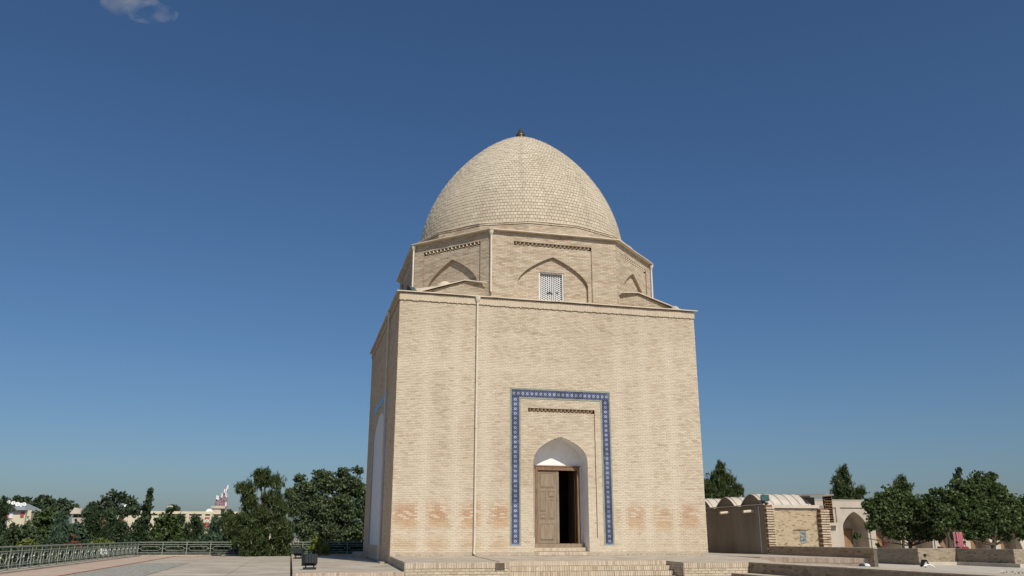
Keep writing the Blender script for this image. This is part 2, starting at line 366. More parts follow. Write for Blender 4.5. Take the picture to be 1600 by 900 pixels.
def solid_bricks(parent, x0, x1, y, z0, z1, bw, bh, colf):
    """every brick an object of its own, sharing a few meshes"""
    var = []
    for k in range(8):
        b = MB(); c = colf(0, 0, False); w2, h2 = bw/2-.006, bh/2-.006; dd = .012
        b.v = [(-w2, 0, -h2), (w2, 0, -h2), (w2, 0, h2), (-w2, 0, h2), (-w2+.004, -dd, -h2+.004), (w2-.004, -dd, -h2+.004), (w2-.004, -dd, h2-.004), (-w2+.004, -dd, h2-.004)]
        b.f = [(4, 5, 6, 7), (0, 1, 5, 4), (1, 2, 6, 5), (2, 3, 7, 6), (3, 0, 4, 7)]; b.c = [c]*5; b.mi = [0]*5
        o = b.build('brick', 'brick', parent); o.location = (0, 0, -5); var.append(o.data); bpy.data.objects.remove(o)
    nr = round((z1-z0)/bh)
    for r in range(nr):
        z = z0+(r+.5)*(z1-z0)/nr; off = bw/2 if r % 2 else 0; x = x0+off
        while x+bw <= x1+.01:
            o = bpy.data.objects.new('brick', random.choice(var)); COL.objects.link(o); o.parent = parent
            o.location = (x+bw/2, y+random.uniform(-.003, .002), z); x += bw
        for xa, xb in ((x0, x0+off), (x, x1)):
            if xb-xa > .05:
                o = bpy.data.objects.new('brick', random.choice(var)); COL.objects.link(o); o.parent = parent
                o.location = ((xa+xb)/2, y, z); o.scale = ((xb-xa)/bw, 1, 1)
m = MB()
m.box(-.39, -7.61, GZ, SX0, -7.601, -.03, (.40, .33, .25)); m.box(SX1, -7.51, GZ, BX1, -7.501, -.08, (.40, .33, .25))
m.build('wall_face', 'brick', plat)
solid_bricks(plat, -.38, SX0-.01, -7.61, -.915, -.205, .235, .078, pcol)
solid_bricks(plat, SX1+.01, BX1, -7.51, -.94, -.255, .235, .078, pcol)
m = MB()
brick_field(m, (0, -7.61, 0), (1, 0, 0), (0, -1, 0), -.39, SX0, -.195, -.028, .075, .17, colf=pcol, bond=False, back=False, proud=.014)
brick_field(m, (0, -7.51, 0), (1, 0, 0), (0, -1, 0), SX1, BX1, -.245, -.085, .075, .17, colf=pcol, bond=False, back=False, proud=.014)
# left flank (seen in shade) and the inner cheek of the stair
lf = np.array([-.40, -7.6, 0]); le = np.array([0, -.05, 0]); d = le-lf; ln = np.linalg.norm(d); d /= ln
brick_field(m, le, -d, (-1, -.04, 0), 0, ln, -.3, -.02, .22, .075, colf=pcol, lim=(lambda z: 0, lambda z: ln))
brick_field(m, (SX1, -6.2, 0), (0, -1, 0), (-1, 0, 0), 0, 1.3, -1.0, -.08, .22, .075, colf=pcol)
m.build('soldier_course', 'brick', plat, kind='stuff')
# broad stair
for k in range(6):
    zt = -.035-.15*k; ya = -6.2-.3*(k-1) if k else None
    if k == 0:
        y0 = -6.2
        mm = MB(); brick_field(mm, (0, y0-.004, 0), (1, 0, 0), (0, -1, 0), SX0+.01, SX1-.01, zt-.148, zt-.004, .078, .15, colf=pcol, bond=False, proud=.013); mm.build('step', 'brick', plat, kind='stuff')
        continue
    y0 = -6.2-.3*k; mm = MB()
    mm.box(SX0+.004, y0, GZ, SX1-.004, y0+.3, zt-.01, (.42, .36, .28))
    brick_field(mm, (0, y0, 0), (1, 0, 0), (0, -1, 0), SX0+.01, SX1-.01, max(zt-.148, GZ), zt-.004, .078, .15, colf=pcol, bond=False, proud=.013)
    brick_field(mm, (0, y0, zt-.01), (1, 0, 0), (0, 0, 1), SX0+.01, SX1-.01, -.01, .29, .078, .3, colf=pcol, bond=False, proud=.008, V=(0, 1, 0), back=False)
    mm.build('step', 'brick', plat, kind='stuff')
# drain outlet and its groove
m = MB(); m.box(2.32, -7.64, -.24, 2.54, -7.628, -.06, mi=0); m.box(2.28, -7.652, -.25, 2.32, -7.61, -.04, mi=1); m.box(2.54, -7.652, -.25, 2.56, -7.61, -.04, mi=1); m.box(2.32, -7.652, -.065, 2.54, -7.61, -.04, mi=1)
m.build('drain_outlet', ['joint', 'brown_wood'], plat)
m = MB(); m.poly([(3.16, -.15, .006), (3.2, -.15, .006), (2.45, -7.5, -.006), (2.41, -7.5, -.006)]); m.build('groove', 'joint', plat)
# front edge of the left terrace
m = MB(); tcol = bcol((.46, .35, .27), (.56, .46, .36), (.40, .27, .20))
brick_field(m, (0, TY-.004, 0), (1, 0, 0), (0, -1, 0), -3.45, -.41, TZ-.17, TZ-.004, .08, .17, colf=tcol, bond=False, proud=.012)
brick_field(m, (0, TY-.004, 0), (1, 0, 0), (0, -1, 0), -3.45, -.41, GZ, TZ-.175, .235, .078, colf=tcol)
m.build('brick_edge', 'brick', terr, kind='stuff')
# right-hand terrace, its diagonal brick face, and the two stepped garden walls
m = MB(); m.prism([(13.3, -3.6), (16.0, -6.2), (16., 14.), (13.1, 14.), (13.1, .1)], GZ, -.012); rt = m.build('upper_terrace', 'paving', kind='structure')
m = MB(); a = np.array([13.3, -3.6, 0]); b = np.array([16., -6.2, 0]); d = b-a; ln = np.linalg.norm(d); d /= ln; nn = (-.69, -.72, 0)
brick_field(m, a+np.array(nn)*.004, d, nn, 0, ln, -.19, -.016, .078, .17, colf=tcol, bond=False, proud=.013)
brick_field(m, a+np.array(nn)*.004, d, nn, 0, ln, -1., -.195, .235, .078, colf=tcol)
brick_field(m, (13.3, -3.6, 0), (-.04, 1, 0), (-1, 0, 0), 0, 3.4, -.1, -.016, .078, .09, colf=tcol, bond=False)
m.build('brick_edge', 'brick', rt, kind='stuff')
dcol = bcol((.29, .22, .155), (.37, .29, .205), (.20, .14, .095))  # brick darkened for wall faces turned from the sun: shade put into colour
gw = thing('garden_wall', 'long low brick wall running towards the camera beside the right end of the steps', 'wall', (BX1, -7.5, GZ))
m = MB(); m.box(BX1, -22, GZ, BX1+.95, -7.505, -.1); keep(m.build('core', 'tread'), gw)
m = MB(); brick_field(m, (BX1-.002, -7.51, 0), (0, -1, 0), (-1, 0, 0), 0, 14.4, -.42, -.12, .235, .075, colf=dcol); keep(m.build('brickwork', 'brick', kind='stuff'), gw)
m = MB()
for i in range(36): m.box(BX1-.025, -7.51-.4*(i+1)+.008, -.099, BX1+.97, -7.51-.4*i, -.075+random.uniform(-.003, .003))
keep(m.build('coping', 'tread', kind='stuff'), gw)
gw2 = thing('garden_wall', 'lower brick ledge in front of the long low wall at the bottom edge right of the steps', 'wall', (9.9, -7.5, GZ))
m = MB(); m.box(10.0, -22, GZ, BX1-.03, -7.53, -.40); keep(m.build('core', 'tread'), gw2)
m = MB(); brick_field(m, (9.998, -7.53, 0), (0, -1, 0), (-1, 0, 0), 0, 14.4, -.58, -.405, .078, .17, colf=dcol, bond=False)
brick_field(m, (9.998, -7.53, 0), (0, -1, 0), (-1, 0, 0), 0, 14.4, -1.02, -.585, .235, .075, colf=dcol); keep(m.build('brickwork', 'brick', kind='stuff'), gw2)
# ---------------------------------------------------------------- mausoleum
D = 12.55; H = 10.33; WX = 13.0
ms = thing('mausoleum', 'large square pale-brick mausoleum with an octagonal drum and a tiled dome', 'mausoleum')
STAIN = [(0.01, 1.06), (1.30, 2.24), (2.62, 3.48), (3.81, 4.6), (8.95, 9.24), (9.46, 10.35), (10.63, 11.56), (11.8, 12.75)]
PALE = [1.18, 2.42, 3.62, 9.35, 10.5, 11.65]
def wall_col(u, z, back, stain=True, tone=1.):
    n1 = fbm(u*.9+3, z*1.1+7); n2 = fbm(u*4.5, z*13.+31); n3 = fbm(u*.35+50, z*.3)
    pale = (.615, .53, .405); mid = (.52, .43, .315); dark = (.36, .275, .195)
    t = min(1, max(0, (n2-.44)*2.4))*(.35+.75*n1)
    wash = 0.
    if stain:
        for p in PALE: wash = max(wash, math.exp(-((u-p-.12*(vn(z*.8, p*5)-.5))/.22)**2)*(.72 if z < 8.6 else .35))
        wash = max(wash, math.exp(-((z-7.35)/.25)**2)*.6*min(1, fbm(u*.7, 3)*1.6))
        if z < 2.6: wash = max(wash, .3)
        wash = min(.95, wash*1.1)
    t *= (1-wash); c = mixc(pale, mid, min(1, max(0, (n3-.3)*1.5)))
    if z > 8.8: t = t+.25*n1
    if back: return mixc(mixc(c, mid, .4), (.62, .545, .43), wash*.9)
    c = mixc(c, dark, min(.85, t*.75)); c = mixc(c, (.645, .57, .45), wash*.75)
    if random.random() < .07*(1-wash): c = mixc(c, (.44, .30, .21), random.random()*.6)
    k = 1+random.uniform(-.06, .06)*(1-.75*wash)
    if stain and z < 2.1:
        for (a, b) in STAIN:
            w = 1/(1+math.exp(-(u-a-.08)*18))*1/(1+math.exp((u-b+.08)*18))
            zz = z+.12*(vn(u*3, 9)-.5)
            s = w*(1/(1+math.exp(-(zz-1.02)*16)))*(1/(1+math.exp((zz-1.86-.1*vn(u*5, 3))*11)))
            amp = 1.0 if u < 5 else .8
            c = mixc(c, mixc((.51, .34, .20), (.45, .27, .16), min(1, max(0, (zz-1.2)*3))) if (zz < 1.35 or vn(u*14, z*30) < .68) else (.60, .48, .35), min(1, s*amp*.95))
            s2 = w*math.exp(-((zz-.42)/.26)**2)*(.7 if u < 5 else .2)
            c = mixc(c, (.50, .36, .22), s2)
        if z < .12: c = mixc(c, (.36, .30, .23), .5)
    return (c[0]*k*tone, c[1]*k*tone, c[2]*k*tone)
def wavy(m, poly, z0, z1, seg=.45, a=.012):
    # slab with slightly uneven edges: the outline is cut into short runs and every point is nudged
    P_ = []
    for p, q in zip(poly, poly[1:]+poly[:1]):
        L_ = math.hypot(q[0]-p[0], q[1]-p[1]); n = max(1, int(L_/seg))
        for i in range(n): f = i/n; P_.append((p[0]+(q[0]-p[0])*f, p[1]+(q[1]-p[1])*f))
    i = len(m.v); n = len(P_); off = [(random.uniform(-a, a), random.uniform(-a, a), random.uniform(-a, a)*.8) for _ in P_]
    for z in (z0, z1): m.v += [(p[0]+o[0], p[1]+o[1], z+o[2]) for p, o in zip(P_, off)]
    m.f.append(tuple(i+n+k for k in range(n))); m.f.append(tuple(i+n-1-k for k in range(n)))
    for k in range(n): m.f.append((i+k, i+(k+1) % n, i+n+(k+1) % n, i+n+k))
    m.c += [None]*(n+2); m.mi += [0]*(n+2)
# front wall
AX = 6.75
FX0, FX1, FZ0, FZ1 = 4.62, 8.94, .39, 6.55; IX0, IX1, IZ1 = 5.06, 8.50, 6.12
PX0, PX1, PZ0, PZ1 = 5.38, 8.24, .67, 5.75           # inner raised panel with the dogtooth band
aL, aR = arch(AX, 1.13, 3.5, 4.63)
H1 = [(FZ0, FZ1, lambda z: FX0, lambda z: FX1), ]
fr = MB()
O = (0, 0, 0); UX = (1, 0, 0); NF = (0, -1, 0)
brick_field(fr, O, UX, NF, 0, WX, .39-.39, 9.93, bw=.215, holes=[(FZ0, FZ1, lambda z: FX0, lambda z: FX1), (-.01, .39, lambda z: aL(z), lambda z: aR(z))], colf=wall_col)
# field inside the tile frame, and the panel sunk 6 cm within it
brick_field(fr, O, UX, NF, IX0, IX1, .39, IZ1, holes=[(.39, PZ0, aL, aR), (PZ0, PZ1, lambda z: min(PX0, aL(z)), lambda z: max(PX1, aR(z)))], colf=wall_col)
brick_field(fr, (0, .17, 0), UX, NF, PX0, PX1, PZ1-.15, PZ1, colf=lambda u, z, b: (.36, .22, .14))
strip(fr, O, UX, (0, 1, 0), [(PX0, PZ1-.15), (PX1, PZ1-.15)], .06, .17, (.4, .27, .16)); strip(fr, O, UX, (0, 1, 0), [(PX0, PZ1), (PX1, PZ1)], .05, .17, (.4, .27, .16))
brick_field(fr, (0, .06, 0), UX, NF, PX0, PX1, PZ0, PZ1-.15, holes=[(PZ0, 4.63, aL, aR)], colf=lambda u, z, b: wall_col(u, z, b))
strip(fr, O, UX, (0, 1, 0), [(PX0, PZ0), (PX0, PZ1), (PX1, PZ1), (PX1, PZ0)], -.009, .06, (.45, .3, .18))
strip(fr, O, UX, (0, 1, 0), [(PX1, PZ0), (PX1-.37, PZ0)], 0, .06, (.45, .36, .25)); strip(fr, O, UX, (0, 1, 0), [(PX0, PZ0), (PX0+.24, PZ0)], 0, .06, (.45, .36, .25))
brick_field(fr, O, UX, NF, FX0, FX1, FZ0, FZ1, bw=.3, holes=[(FZ0, IZ1, lambda z: IX0, lambda z: IX1)], colf=wall_col, proud=.0)
# soldier course under the cornice
brick_field(fr, (0, -.05, 0), UX, NF, -.02, WX+.02, 9.97, 10.26, .075, .25, colf=lambda u, z, b: mixc(wall_col(u, 9.5, b), (.56, .47, .35), .6), bond=False, zj=.03)
fr.poly([(-.02, -.05, 9.97), (WX+.02, -.05, 9.97), (WX+.02, 0, 9.965), (-.02, 0, 9.965)], (.3, .22, .15))
fr.poly([(-.02, -.05, 10.26), (WX+.02, -.05, 10.26), (WX+.02, 0, 10.265), (-.02, 0, 10.265)], (.4, .32, .2))
brick_field(fr, O, UX, NF, 0, WX, 9.93, 10.28, colf=wall_col)
fr.build('brickwork', 'brick', ms, kind='stuff')
# left wall: niche, tile border
lw = MB(); OL = (0, D, 0); UL = (0, -1, 0); NL = (-1, 0, 0)
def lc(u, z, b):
    c = wall_col(u, z, b, False); return (c[0]*1.2, c[1]*1.1, c[2]*.98)  # brick lightened and warmed on this wall, extra fill light in the colour
NC = D-6.55; nL, nR = arch(NC, 2.75, 4.9, 6.3)
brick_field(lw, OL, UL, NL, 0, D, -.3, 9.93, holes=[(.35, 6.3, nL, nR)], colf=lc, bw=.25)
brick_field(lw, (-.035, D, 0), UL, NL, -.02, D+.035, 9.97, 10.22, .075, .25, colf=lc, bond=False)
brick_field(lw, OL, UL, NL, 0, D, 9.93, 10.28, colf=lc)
strip(lw, OL, UL, (1, 0, 0), arch_pts(NC, 2.75, .35, 4.9, 6.3)+[(NC-2.75, .35)], -.009, .03, (.5, .42, .3))
lw.build('brickwork', 'brick', ms, kind='stuff')
m = MB(); pts = arch_pts(NC, 2.75, .35, 4.9, 6.3); m.poly([(.03, D-u, z) for u, z in pts]); m.build('niche_plaster', 'white_plaster', ms)
m = MB()
for (a, b, z0, z1) in ((NC-3.15, NC-2.85, .4, 6.85), (NC+2.85, NC+3.15, .4, 6.85), (NC-2.85, NC+2.85, 6.5, 6.85)):
    m = MB(); m.obox((-.02, D-a, z0), (0, a-b, 0), (.03, 0, 0), (0, 0, z1-z0)); m.build('tile_border', 'blue_glaze', ms, label='blue tile border round the side niche')
# right and back walls, roof deck
m = MB(); rc = lambda u, z, b: wall_col(u, z, b, False)
brick_field(m, (WX, 0, 0), (0, 1, 0), (1, 0, 0), 0, D, -.1, 10.28, colf=rc, bw=.5, bh=.13)
m.poly([(WX, D, -.3), (0, D, -.3), (0, D, 10.3), (WX, D, 10.3)], (.5, .42, .3)); m.poly([(0, 0, 10.27), (WX, 0, 10.27), (WX, D, 10.27), (0, D, 10.27)], (.45, .4, .33))
m.build('wall', 'brick', ms)
m = MB(); ov = .15
wavy(m, [(-ov, -ov), (WX+ov, -ov), (WX+ov, D+ov), (-ov, D+ov)], H-.036, H)
m.build('cornice', 'cream_metal', ms)
# plinth step on the left flank, little ramp at the foot
m = MB(); m.box(-.55, 9.2, TZ, -.012, 12.4, -.02); m.build('plinth_step', 'paving', ms); m = MB(); m.box(-.30, .6, TZ, -.012, 1.6, TZ+.06); m.build('foot_slab', 'paving', ms)
# niche of the door: plaster reveal, tympanum, dark room behind
nd = .80; m = MB()
pts = arch_pts(AX, 1.13, .0, 3.5, 4.63)
strip(m, O, UX, (0, 1, 0), pts, -.012, nd, None)
DX0, DX1, DZ0, DZ1 = 5.87, 7.77, .45, 3.47
L, R = arch(AX, 1.13, 3.5, 4.63)
zz = [DZ1]+[3.5+(4.63-3.5)*i/14 for i in range(15)]
for a, b in zip(zz[:-1], zz[1:]): m.poly([(L(a), nd, a), (R(a), nd, a), (R(b), nd, b), (L(b), nd, b)])
m.poly([(AX-1.13, nd, 0), (DX0, nd, 0), (DX0, nd, DZ1), (AX-1.13, nd, DZ1)]); m.poly([(DX1, nd, 0), (AX+1.13, nd, 0), (AX+1.13, nd, DZ1), (DX1, nd, DZ1)])
m.build('door_niche', 'white_plaster', ms)
m = MB()
m.poly([(3, 6, 0.4), (10, 6, .4), (10, 6, 6), (3, 6, 6)]); m.poly([(3, 1.1, .4), (3, 6, .4), (3, 6, 6), (3, 1.1, 6)]); m.poly([(10, 1.1, .4), (10, 6, .4), (10, 6, 6), (10, 1.1, 6)])
m.poly([(3, .82, .42), (10, .82, .42), (10, 6, .42), (3, 6, .42)]); m.poly([(3, .8, 6), (10, .8, 6), (10, 6, 6), (3, 6, 6)])
for a, b, c, d_ in ((3, DX0, .4, 6), (DX1, 10, .4, 6), (DX0, DX1, DZ1, 6)): m.poly([(a, 1.1, c), (b, 1.1, c), (b, 1.1, d_), (a, 1.1, d_)])
m.build('interior_room', 'interior', ms)
for (z, yf, xr) in ((.15, -.02, 1.10), (.30, .30, 1.10)):
    mm = MB(); mm.box(AX-1.12, yf, z-.15, AX+1.12, nd-.005, z-.008, (.5, .42, .31))
    brick_field(mm, (0, yf, 0), UX, NF, AX-1.12, AX+1.12, z-.149, z-.012, .078, .15, colf=pcol, bond=False, proud=.012, back=False); mm.build('step', 'brick', ms, kind='stuff')
m = MB(); m.box(AX-1.12, .55, .30, AX+1.125, nd-.004, .44); m.build('door_sill', 'old_wood', ms)
fr_ = MB(); t = .11
fr_.box(DX0, nd-.08, DZ0-.01, DX0+t, nd+.12, DZ1); fr_.box(DX1-t, nd-.08, DZ0-.01, DX1, nd+.12, DZ1); fr_.box(DX0+t, nd-.08, DZ1-t*1.3, DX1-t, nd+.12, DZ1); fr_.box(DX0-.03, nd-.1, DZ1, DX1+.03, nd+.05, DZ1+.05)
fr_.build('door_frame', 'brown_wood', ms)
def leaf(x0, y0, rot, w, name='door', wood='old_wood'):
    zt = DZ1-t*1.3-.02; zb = DZ0+.0; hh = zt-zb; m = MB(); m.box(0, 0, 0, w, .045, hh)
    o = m.build(name, wood, ms); o.location = (x0, y0, zb); o.rotation_euler = (0, 0, rot)
    def panel(a, b, c, d_):
        p = MB(); p.box(a*w, -.012, c*hh, b*w, -.001, c*hh+.02); p.box(a*w, -.012, d_*hh-.02, b*w, -.001, d_*hh)
        p.box(a*w, -.012, c*hh+.02, a*w+.02, -.001, d_*hh-.02); p.box(b*w-.02, -.012, c*hh+.02, b*w, -.001, d_*hh-.02)
        p.box(a*w+.045, -.02, c*hh+.045, b*w-.045, -.001, d_*hh-.045)
        p.build('panel', wood, o)
    panel(.1, .9, .76, .97); panel(.1, .44, .43, .72); panel(.54, .9, .63, .72); panel(.54, .9, .33, .6); panel(.1, .44, .33, .40); panel(.1, .9, .04, .27)
    return o
leaf(DX0+t, nd+.0, 0, .80)
m = MB(); m.box(DX0+t+.80, nd-.02, DZ0, DX0+t+.9, nd+.05, DZ1-t*1.3-.02)
for k in range(9): m.box(DX0+t+.835, nd-.03, DZ0+.15+k*.31, DX0+t+.865, nd-.02, DZ0+.18+k*.31)
m.build('door_post', 'old_wood', ms)
leaf(DX1-t-.01, nd+.12, math.radians(93), .78, wood='shaded_wood')
# dogtooth band: corner bricks set on the diagonal
def dogtooth(mb, O, Ud, N, u0, u1, z, n, s=.085, col=(.50, .36, .24)):
    O, Ud, N = map(lambda t: np.array(t, float), (O, Ud, N)); Z = np.array([0, 0, 1.]); w = (u1-u0)/n
    for r in range(2):
        for k in range(n):
            c = u0+(k+.5+.5*r)*w
            if c+w/2 > u1+.01: continue
            h = (.085, .045)[r]; zb = z-(.09, .145)[r]; A = O+Ud*(c-w*.45)+Z*zb; B = O+Ud*(c+w*.45)+Z*zb; C = O+Ud*c+N*s*(1., .75)[r]+Z*zb
            kk = random.uniform(.85, 1.12); cc = tuple(x*kk for x in col); i = len(mb.v)
            mb.v.extend([tuple(q) for q in (A, C, B, A+Z*h, C+Z*h, B+Z*h)])
            for f in ((0, 1, 4, 3), (1, 2, 5, 4), (3, 4, 5), (2, 1, 0)): mb.f.append(tuple(i+q for q in f)); mb.c.append(cc); mb.mi.append(0)
m = MB(); dogtooth(m, (0, .16, 0), UX, NF, PX0+.02, PX1-.02, PZ1-.005, 17, .175, (.62, .50, .36)); m.build('dogtooth_band', 'brick', ms, kind='stuff')
# tile frame
tf = bpy.data.objects.new('tile_frame', None); COL.objects.link(tf); tf.parent = ms
def border(pairs, mat, d):
    for (x0, z0, x1, z1) in pairs: m = MB(); m.box(x0, -d, z0, x1, .004, z1); m.build('border', mat, tf)
e = .062
border([(FX0, FZ0, FX0+e, FZ1), (FX1-e, FZ0, FX1, FZ1), (FX0+e, FZ1-e, FX1-e, FZ1)], 'green_glaze', .024)
border([(IX0-e, FZ0, IX0, IZ1+e), (IX1, FZ0, IX1+e, IZ1+e), (IX0, IZ1, IX1, IZ1+e)], 'green_glaze', .024)
border([(FX0+e, FZ0, IX0-e, FZ0+.05), (IX1+e, FZ0, FX1-e, FZ0+.05)], 'blue_glaze', .022)
tw = (IX0-e)-(FX0+e)
def tile_mesh(w, h, nros):
    me = bpy.data.meshes.new('tile'); g = .003
    v = [(g, 0, g), (w-g, 0, g), (w-g, 0, h-g), (g, 0, h-g), (g, -.014, g), (w-g, -.014, g), (w-g, -.014, h-g), (g, -.014, h-g)]
    me.from_pydata(v, [], [(4, 5, 6, 7), (0, 1, 5, 4), (1, 2, 6, 5), (2, 3, 7, 6), (3, 0, 4, 7)])
    uv = me.uv_layers.new(name='UVMap')
    for l_ in me.loops:
        x, y, z = v[l_.vertex_index]; uv.data[l_.index].uv = (x/w, z/h*nros)
    me.materials.append(MAT['rosette_tile']); return me
hgt = FZ1-e-tw-(FZ0+.05); nt_ = round(hgt/.375); th = hgt/nt_; tm = tile_mesh(tw, th, 2)
for x in (FX0+e, IX1+e):
    for k in range(nt_):
        o = bpy.data.objects.new('tile', tm); COL.objects.link(o); o.parent = tf; o.location = (x+random.uniform(-.004, .004), -.004+random.uniform(-.004, .002), FZ0+.05+k*th); o.rotation_euler = (random.uniform(-.01, .01), random.uniform(-.008, .008), random.uniform(-.02, .02))
wt = FX1-e-(FX0+e); nn_ = round(wt/.375/1.0); tw2 = wt/nn_; tm2 = tile_mesh(tw, tw2, 2)
for k in range(nn_):
    o = bpy.data.objects.new('tile', tm2); COL.objects.link(o); o.parent = tf
    o.rotation_euler = (0, math.radians(90), 0); o.location = (FX0+e+k*tw2, -.002+random.uniform(-.002, .001), FZ1-e)
# downpipes
def pipe(x, y, zt, zb, parent=ms, r=.042, horiz=None):
    m = MB(); m.tube([(x, y, zt-.25), (x-.01, y, zb+.3), (x-.03, y, zb+.06), (x+.02, y-.04, zb)], r, 8)
    m.tube([(x, y, zt), (x, y, zt-.14), (x, y, zt-.26)], [.13, .10, r], 8)
    z = zb+1.
    while z < zt-.5:
        m.tube([(x, y, z), (x, y, z+.035)], r+.012, 8); z += 1.9
    return m.build('downpipe', 'pipe_paint', parent, smooth=False)
pipe(3.21, -.085, 10.28, .05); pipe(-.09, 3.4, 10.28, -.2)
# drum
CX, CY = 6.73, 6.22; OA = 5.76; OS = 2.88; DZb, DZt = H-.06, 13.47
vs = [(-OS, -OA), (OS, -OA), (OA, -OS), (OA, OS), (OS, OA), (-OS, OA), (-OA, OS), (-OA, -OS)]
drum = bpy.data.objects.new('drum', None); COL.objects.link(drum); drum.parent = ms
def drum_col(u, z, back):
    n2 = fbm(u*2.5+11, z*8); c = mixc((.54, .455, .34), (.39, .305, .215), min(1, max(0, (n2-.42)*2.2)))
    if back: return (.42, .34, .24)
    k = 1+random.uniform(-.12, .12)
    if random.random() < .08: c = mixc(c, (.42, .25, .16), .5)
    return tuple(x*k for x in c)
dm = MB(); dg = MB()
for k in range(8):
    a = np.array([CX+vs[k][0], CY+vs[k][1], 0]); b = np.array([CX+vs[(k+1) % 8][0], CY+vs[(k+1) % 8][1], 0]); d = b-a; Lf = np.linalg.norm(d); d /= Lf; n = np.array([d[1], -d[0], 0])
    if k in (2, 3, 4, 5):
        dm.poly([a, b, b+np.array([0, 0, DZt]), a+np.array([0, 0, DZt])], (.45, .36, .26)); dm.v[-4:] = [(p[0], p[1], max(p[2], DZb)) for p in dm.v[-4:]]; continue
    card = (k % 2 == 0); c = Lf/2-(.07 if k == 0 else 0)
    pw = 1.78 if card else 1.53; pz = 13.08; aw = 1.60 if card else 1.36; zs, zp = 11.25, 12.5
    if k == 0: c = 6.68-a[0]
    aL_, aR_ = arch(c, aw, zs, zp, 1.65, .92)
    hol = [(DZb-1, pz, (lambda z, c=c, pw=pw: c-pw), (lambda z, c=c, pw=pw: c+pw))]
    brick_field(dm, a, d, n, 0, Lf, DZb, 13.49, holes=hol, colf=drum_col)
    win = [(DZb-1, 11.82, lambda z: 6.07-a[0], lambda z: 7.2-a[0])] if k == 0 else []
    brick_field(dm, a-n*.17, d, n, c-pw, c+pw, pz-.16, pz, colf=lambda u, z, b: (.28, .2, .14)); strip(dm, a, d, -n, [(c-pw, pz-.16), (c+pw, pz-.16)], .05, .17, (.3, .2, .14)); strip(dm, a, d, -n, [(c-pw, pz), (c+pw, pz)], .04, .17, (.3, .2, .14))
    brick_field(dm, a-n*.05, d, n, c-pw, c+pw, DZb, pz-.16, holes=[(DZb-1, zp, aL_, aR_)], colf=drum_col)
    brick_field(dm, a-n*.19, d, n, c-aw, c+aw, DZb, zp, holes=win, colf=drum_col, lim=(aL_, aR_))
    strip(dm, a, d, -n, [(c-pw, DZb), (c-pw, pz), (c+pw, pz), (c+pw, DZb)], -.009, .05, (.3, .2, .13))
    strip(dm, a, d, -n, arch_pts(c, aw, DZb, zs, zp, 1.65, .92), .041, .19, (.40, .30, .21))
    dogtooth(dg, a-n*.16, d, n, c-pw+.02, c+pw-.02, pz-.005, 19 if card else 15, .185, (.62, .53, .41))
dm.build('brickwork', 'brick', drum, kind='stuff'); dg.build('dogtooth_band', 'brick', drum, kind='stuff')
def octa(f): return [(CX+x*f, CY+y*f) for x, y in vs]
m = MB(); wavy(m, octa(5.95/OA), 13.49, 13.53); m.build('cornice', 'cream_metal', drum)
# drum window with pierced screen
m = MB(); wy = CY-OA+.19; wx0, wx1, wz0, wz1 = 6.07, 7.2, H, 11.82
m.box(wx0, wy+.02, wz0, wx0+.06, wy+.22, wz1); m.box(wx1-.05, wy+.02, wz0, wx1, wy+.22, wz1); m.box(wx0+.06, wy+.02, wz1-.03, wx1-.05, wy+.22, wz1); wf = m.build('window_frame', 'white_paint', drum)
m = MB(); nx, nz = 12, 16; x0, x1, z0, z1 = wx0+.06, wx1-.05, wz0, wz1-.03; cw, chh = (x1-x0)/nx, (z1-z0)/nz; sy = wy+.14
broken = {(5, 6), (6, 6), (4, 6), (9, 6)}
for i in range(nx):
    for j in range(nz):
        if (i, j) in broken: continue
        cx_, cz_ = x0+(i+.5)*cw, z0+(j+.5)*chh+(chh*.25 if i % 2 else -chh*.25); o8 = []; i8 = []
        for q in range(6):
            t_ = math.pi/3*q; i8.append((cx_+.036*math.cos(t_), cz_+.038*math.sin(t_))); 
            hx = cw/2*1.0; ox = (hx, hx*.5, -hx*.5, -hx, -hx*.5, hx*.5)[q] if False else None
        O4 = [(cx_+cw/2, cz_), (cx_+cw/2, cz_+chh/2), (cx_-cw/2, cz_+chh/2), (cx_-cw/2, cz_), (cx_-cw/2, cz_-chh/2), (cx_+cw/2, cz_-chh/2)]
        for q in range(6):
            A, B = O4[q], O4[(q+1) % 6]; C_, D_ = i8[(q+1) % 6], i8[q]
            m.poly([(A[0], sy, A[1]), (D_[0], sy, D_[1]), (C_[0], sy, C_[1]), (B[0], sy, B[1])]); m.poly([(D_[0], sy, D_[1]), (D_[0], sy+.03, D_[1]), (C_[0], sy+.03, C_[1]), (C_[0], sy, C_[1])])
m.build('window_screen', 'white_paint', drum, kind='stuff', label='white pierced screen with a small broken gap')
m = MB(); m.poly([(wx0, wy+.8, wz0-.3), (wx1, wy+.8, wz0-.3), (wx1, wy+.8, wz1+.3), (wx0, wy+.8, wz1+.3)])
for xx in (wx0+.02, wx1-.02): m.poly([(xx, wy+.23, wz0-.3), (xx, wy+.8, wz0-.3), (xx, wy+.8, wz1+.3), (xx, wy+.23, wz1+.3)])
m.poly([(wx0, wy+.23, wz1), (wx1, wy+.23, wz1), (wx1, wy+.8, wz1+.1), (wx0, wy+.8, wz1+.1)]); m.build('window_recess', 'interior', drum)
m = MB(); m.box(7.26, wy-.1, H, 7.29, wy+.0, H+.16); m.build('hook', 'black_metal', drum)
def dpipe(x, y, zt, zb):
    m = MB(); m.tube([(x, y, zt-.2), (x, y, zb+.1), (x+.03, y-.05, zb)], .042, 8); m.tube([(x, y, zt), (x, y, zt-.12), (x, y, zt-.22)], [.12, .09, .042], 8)
    m.build('downpipe', 'pipe_paint', drum)
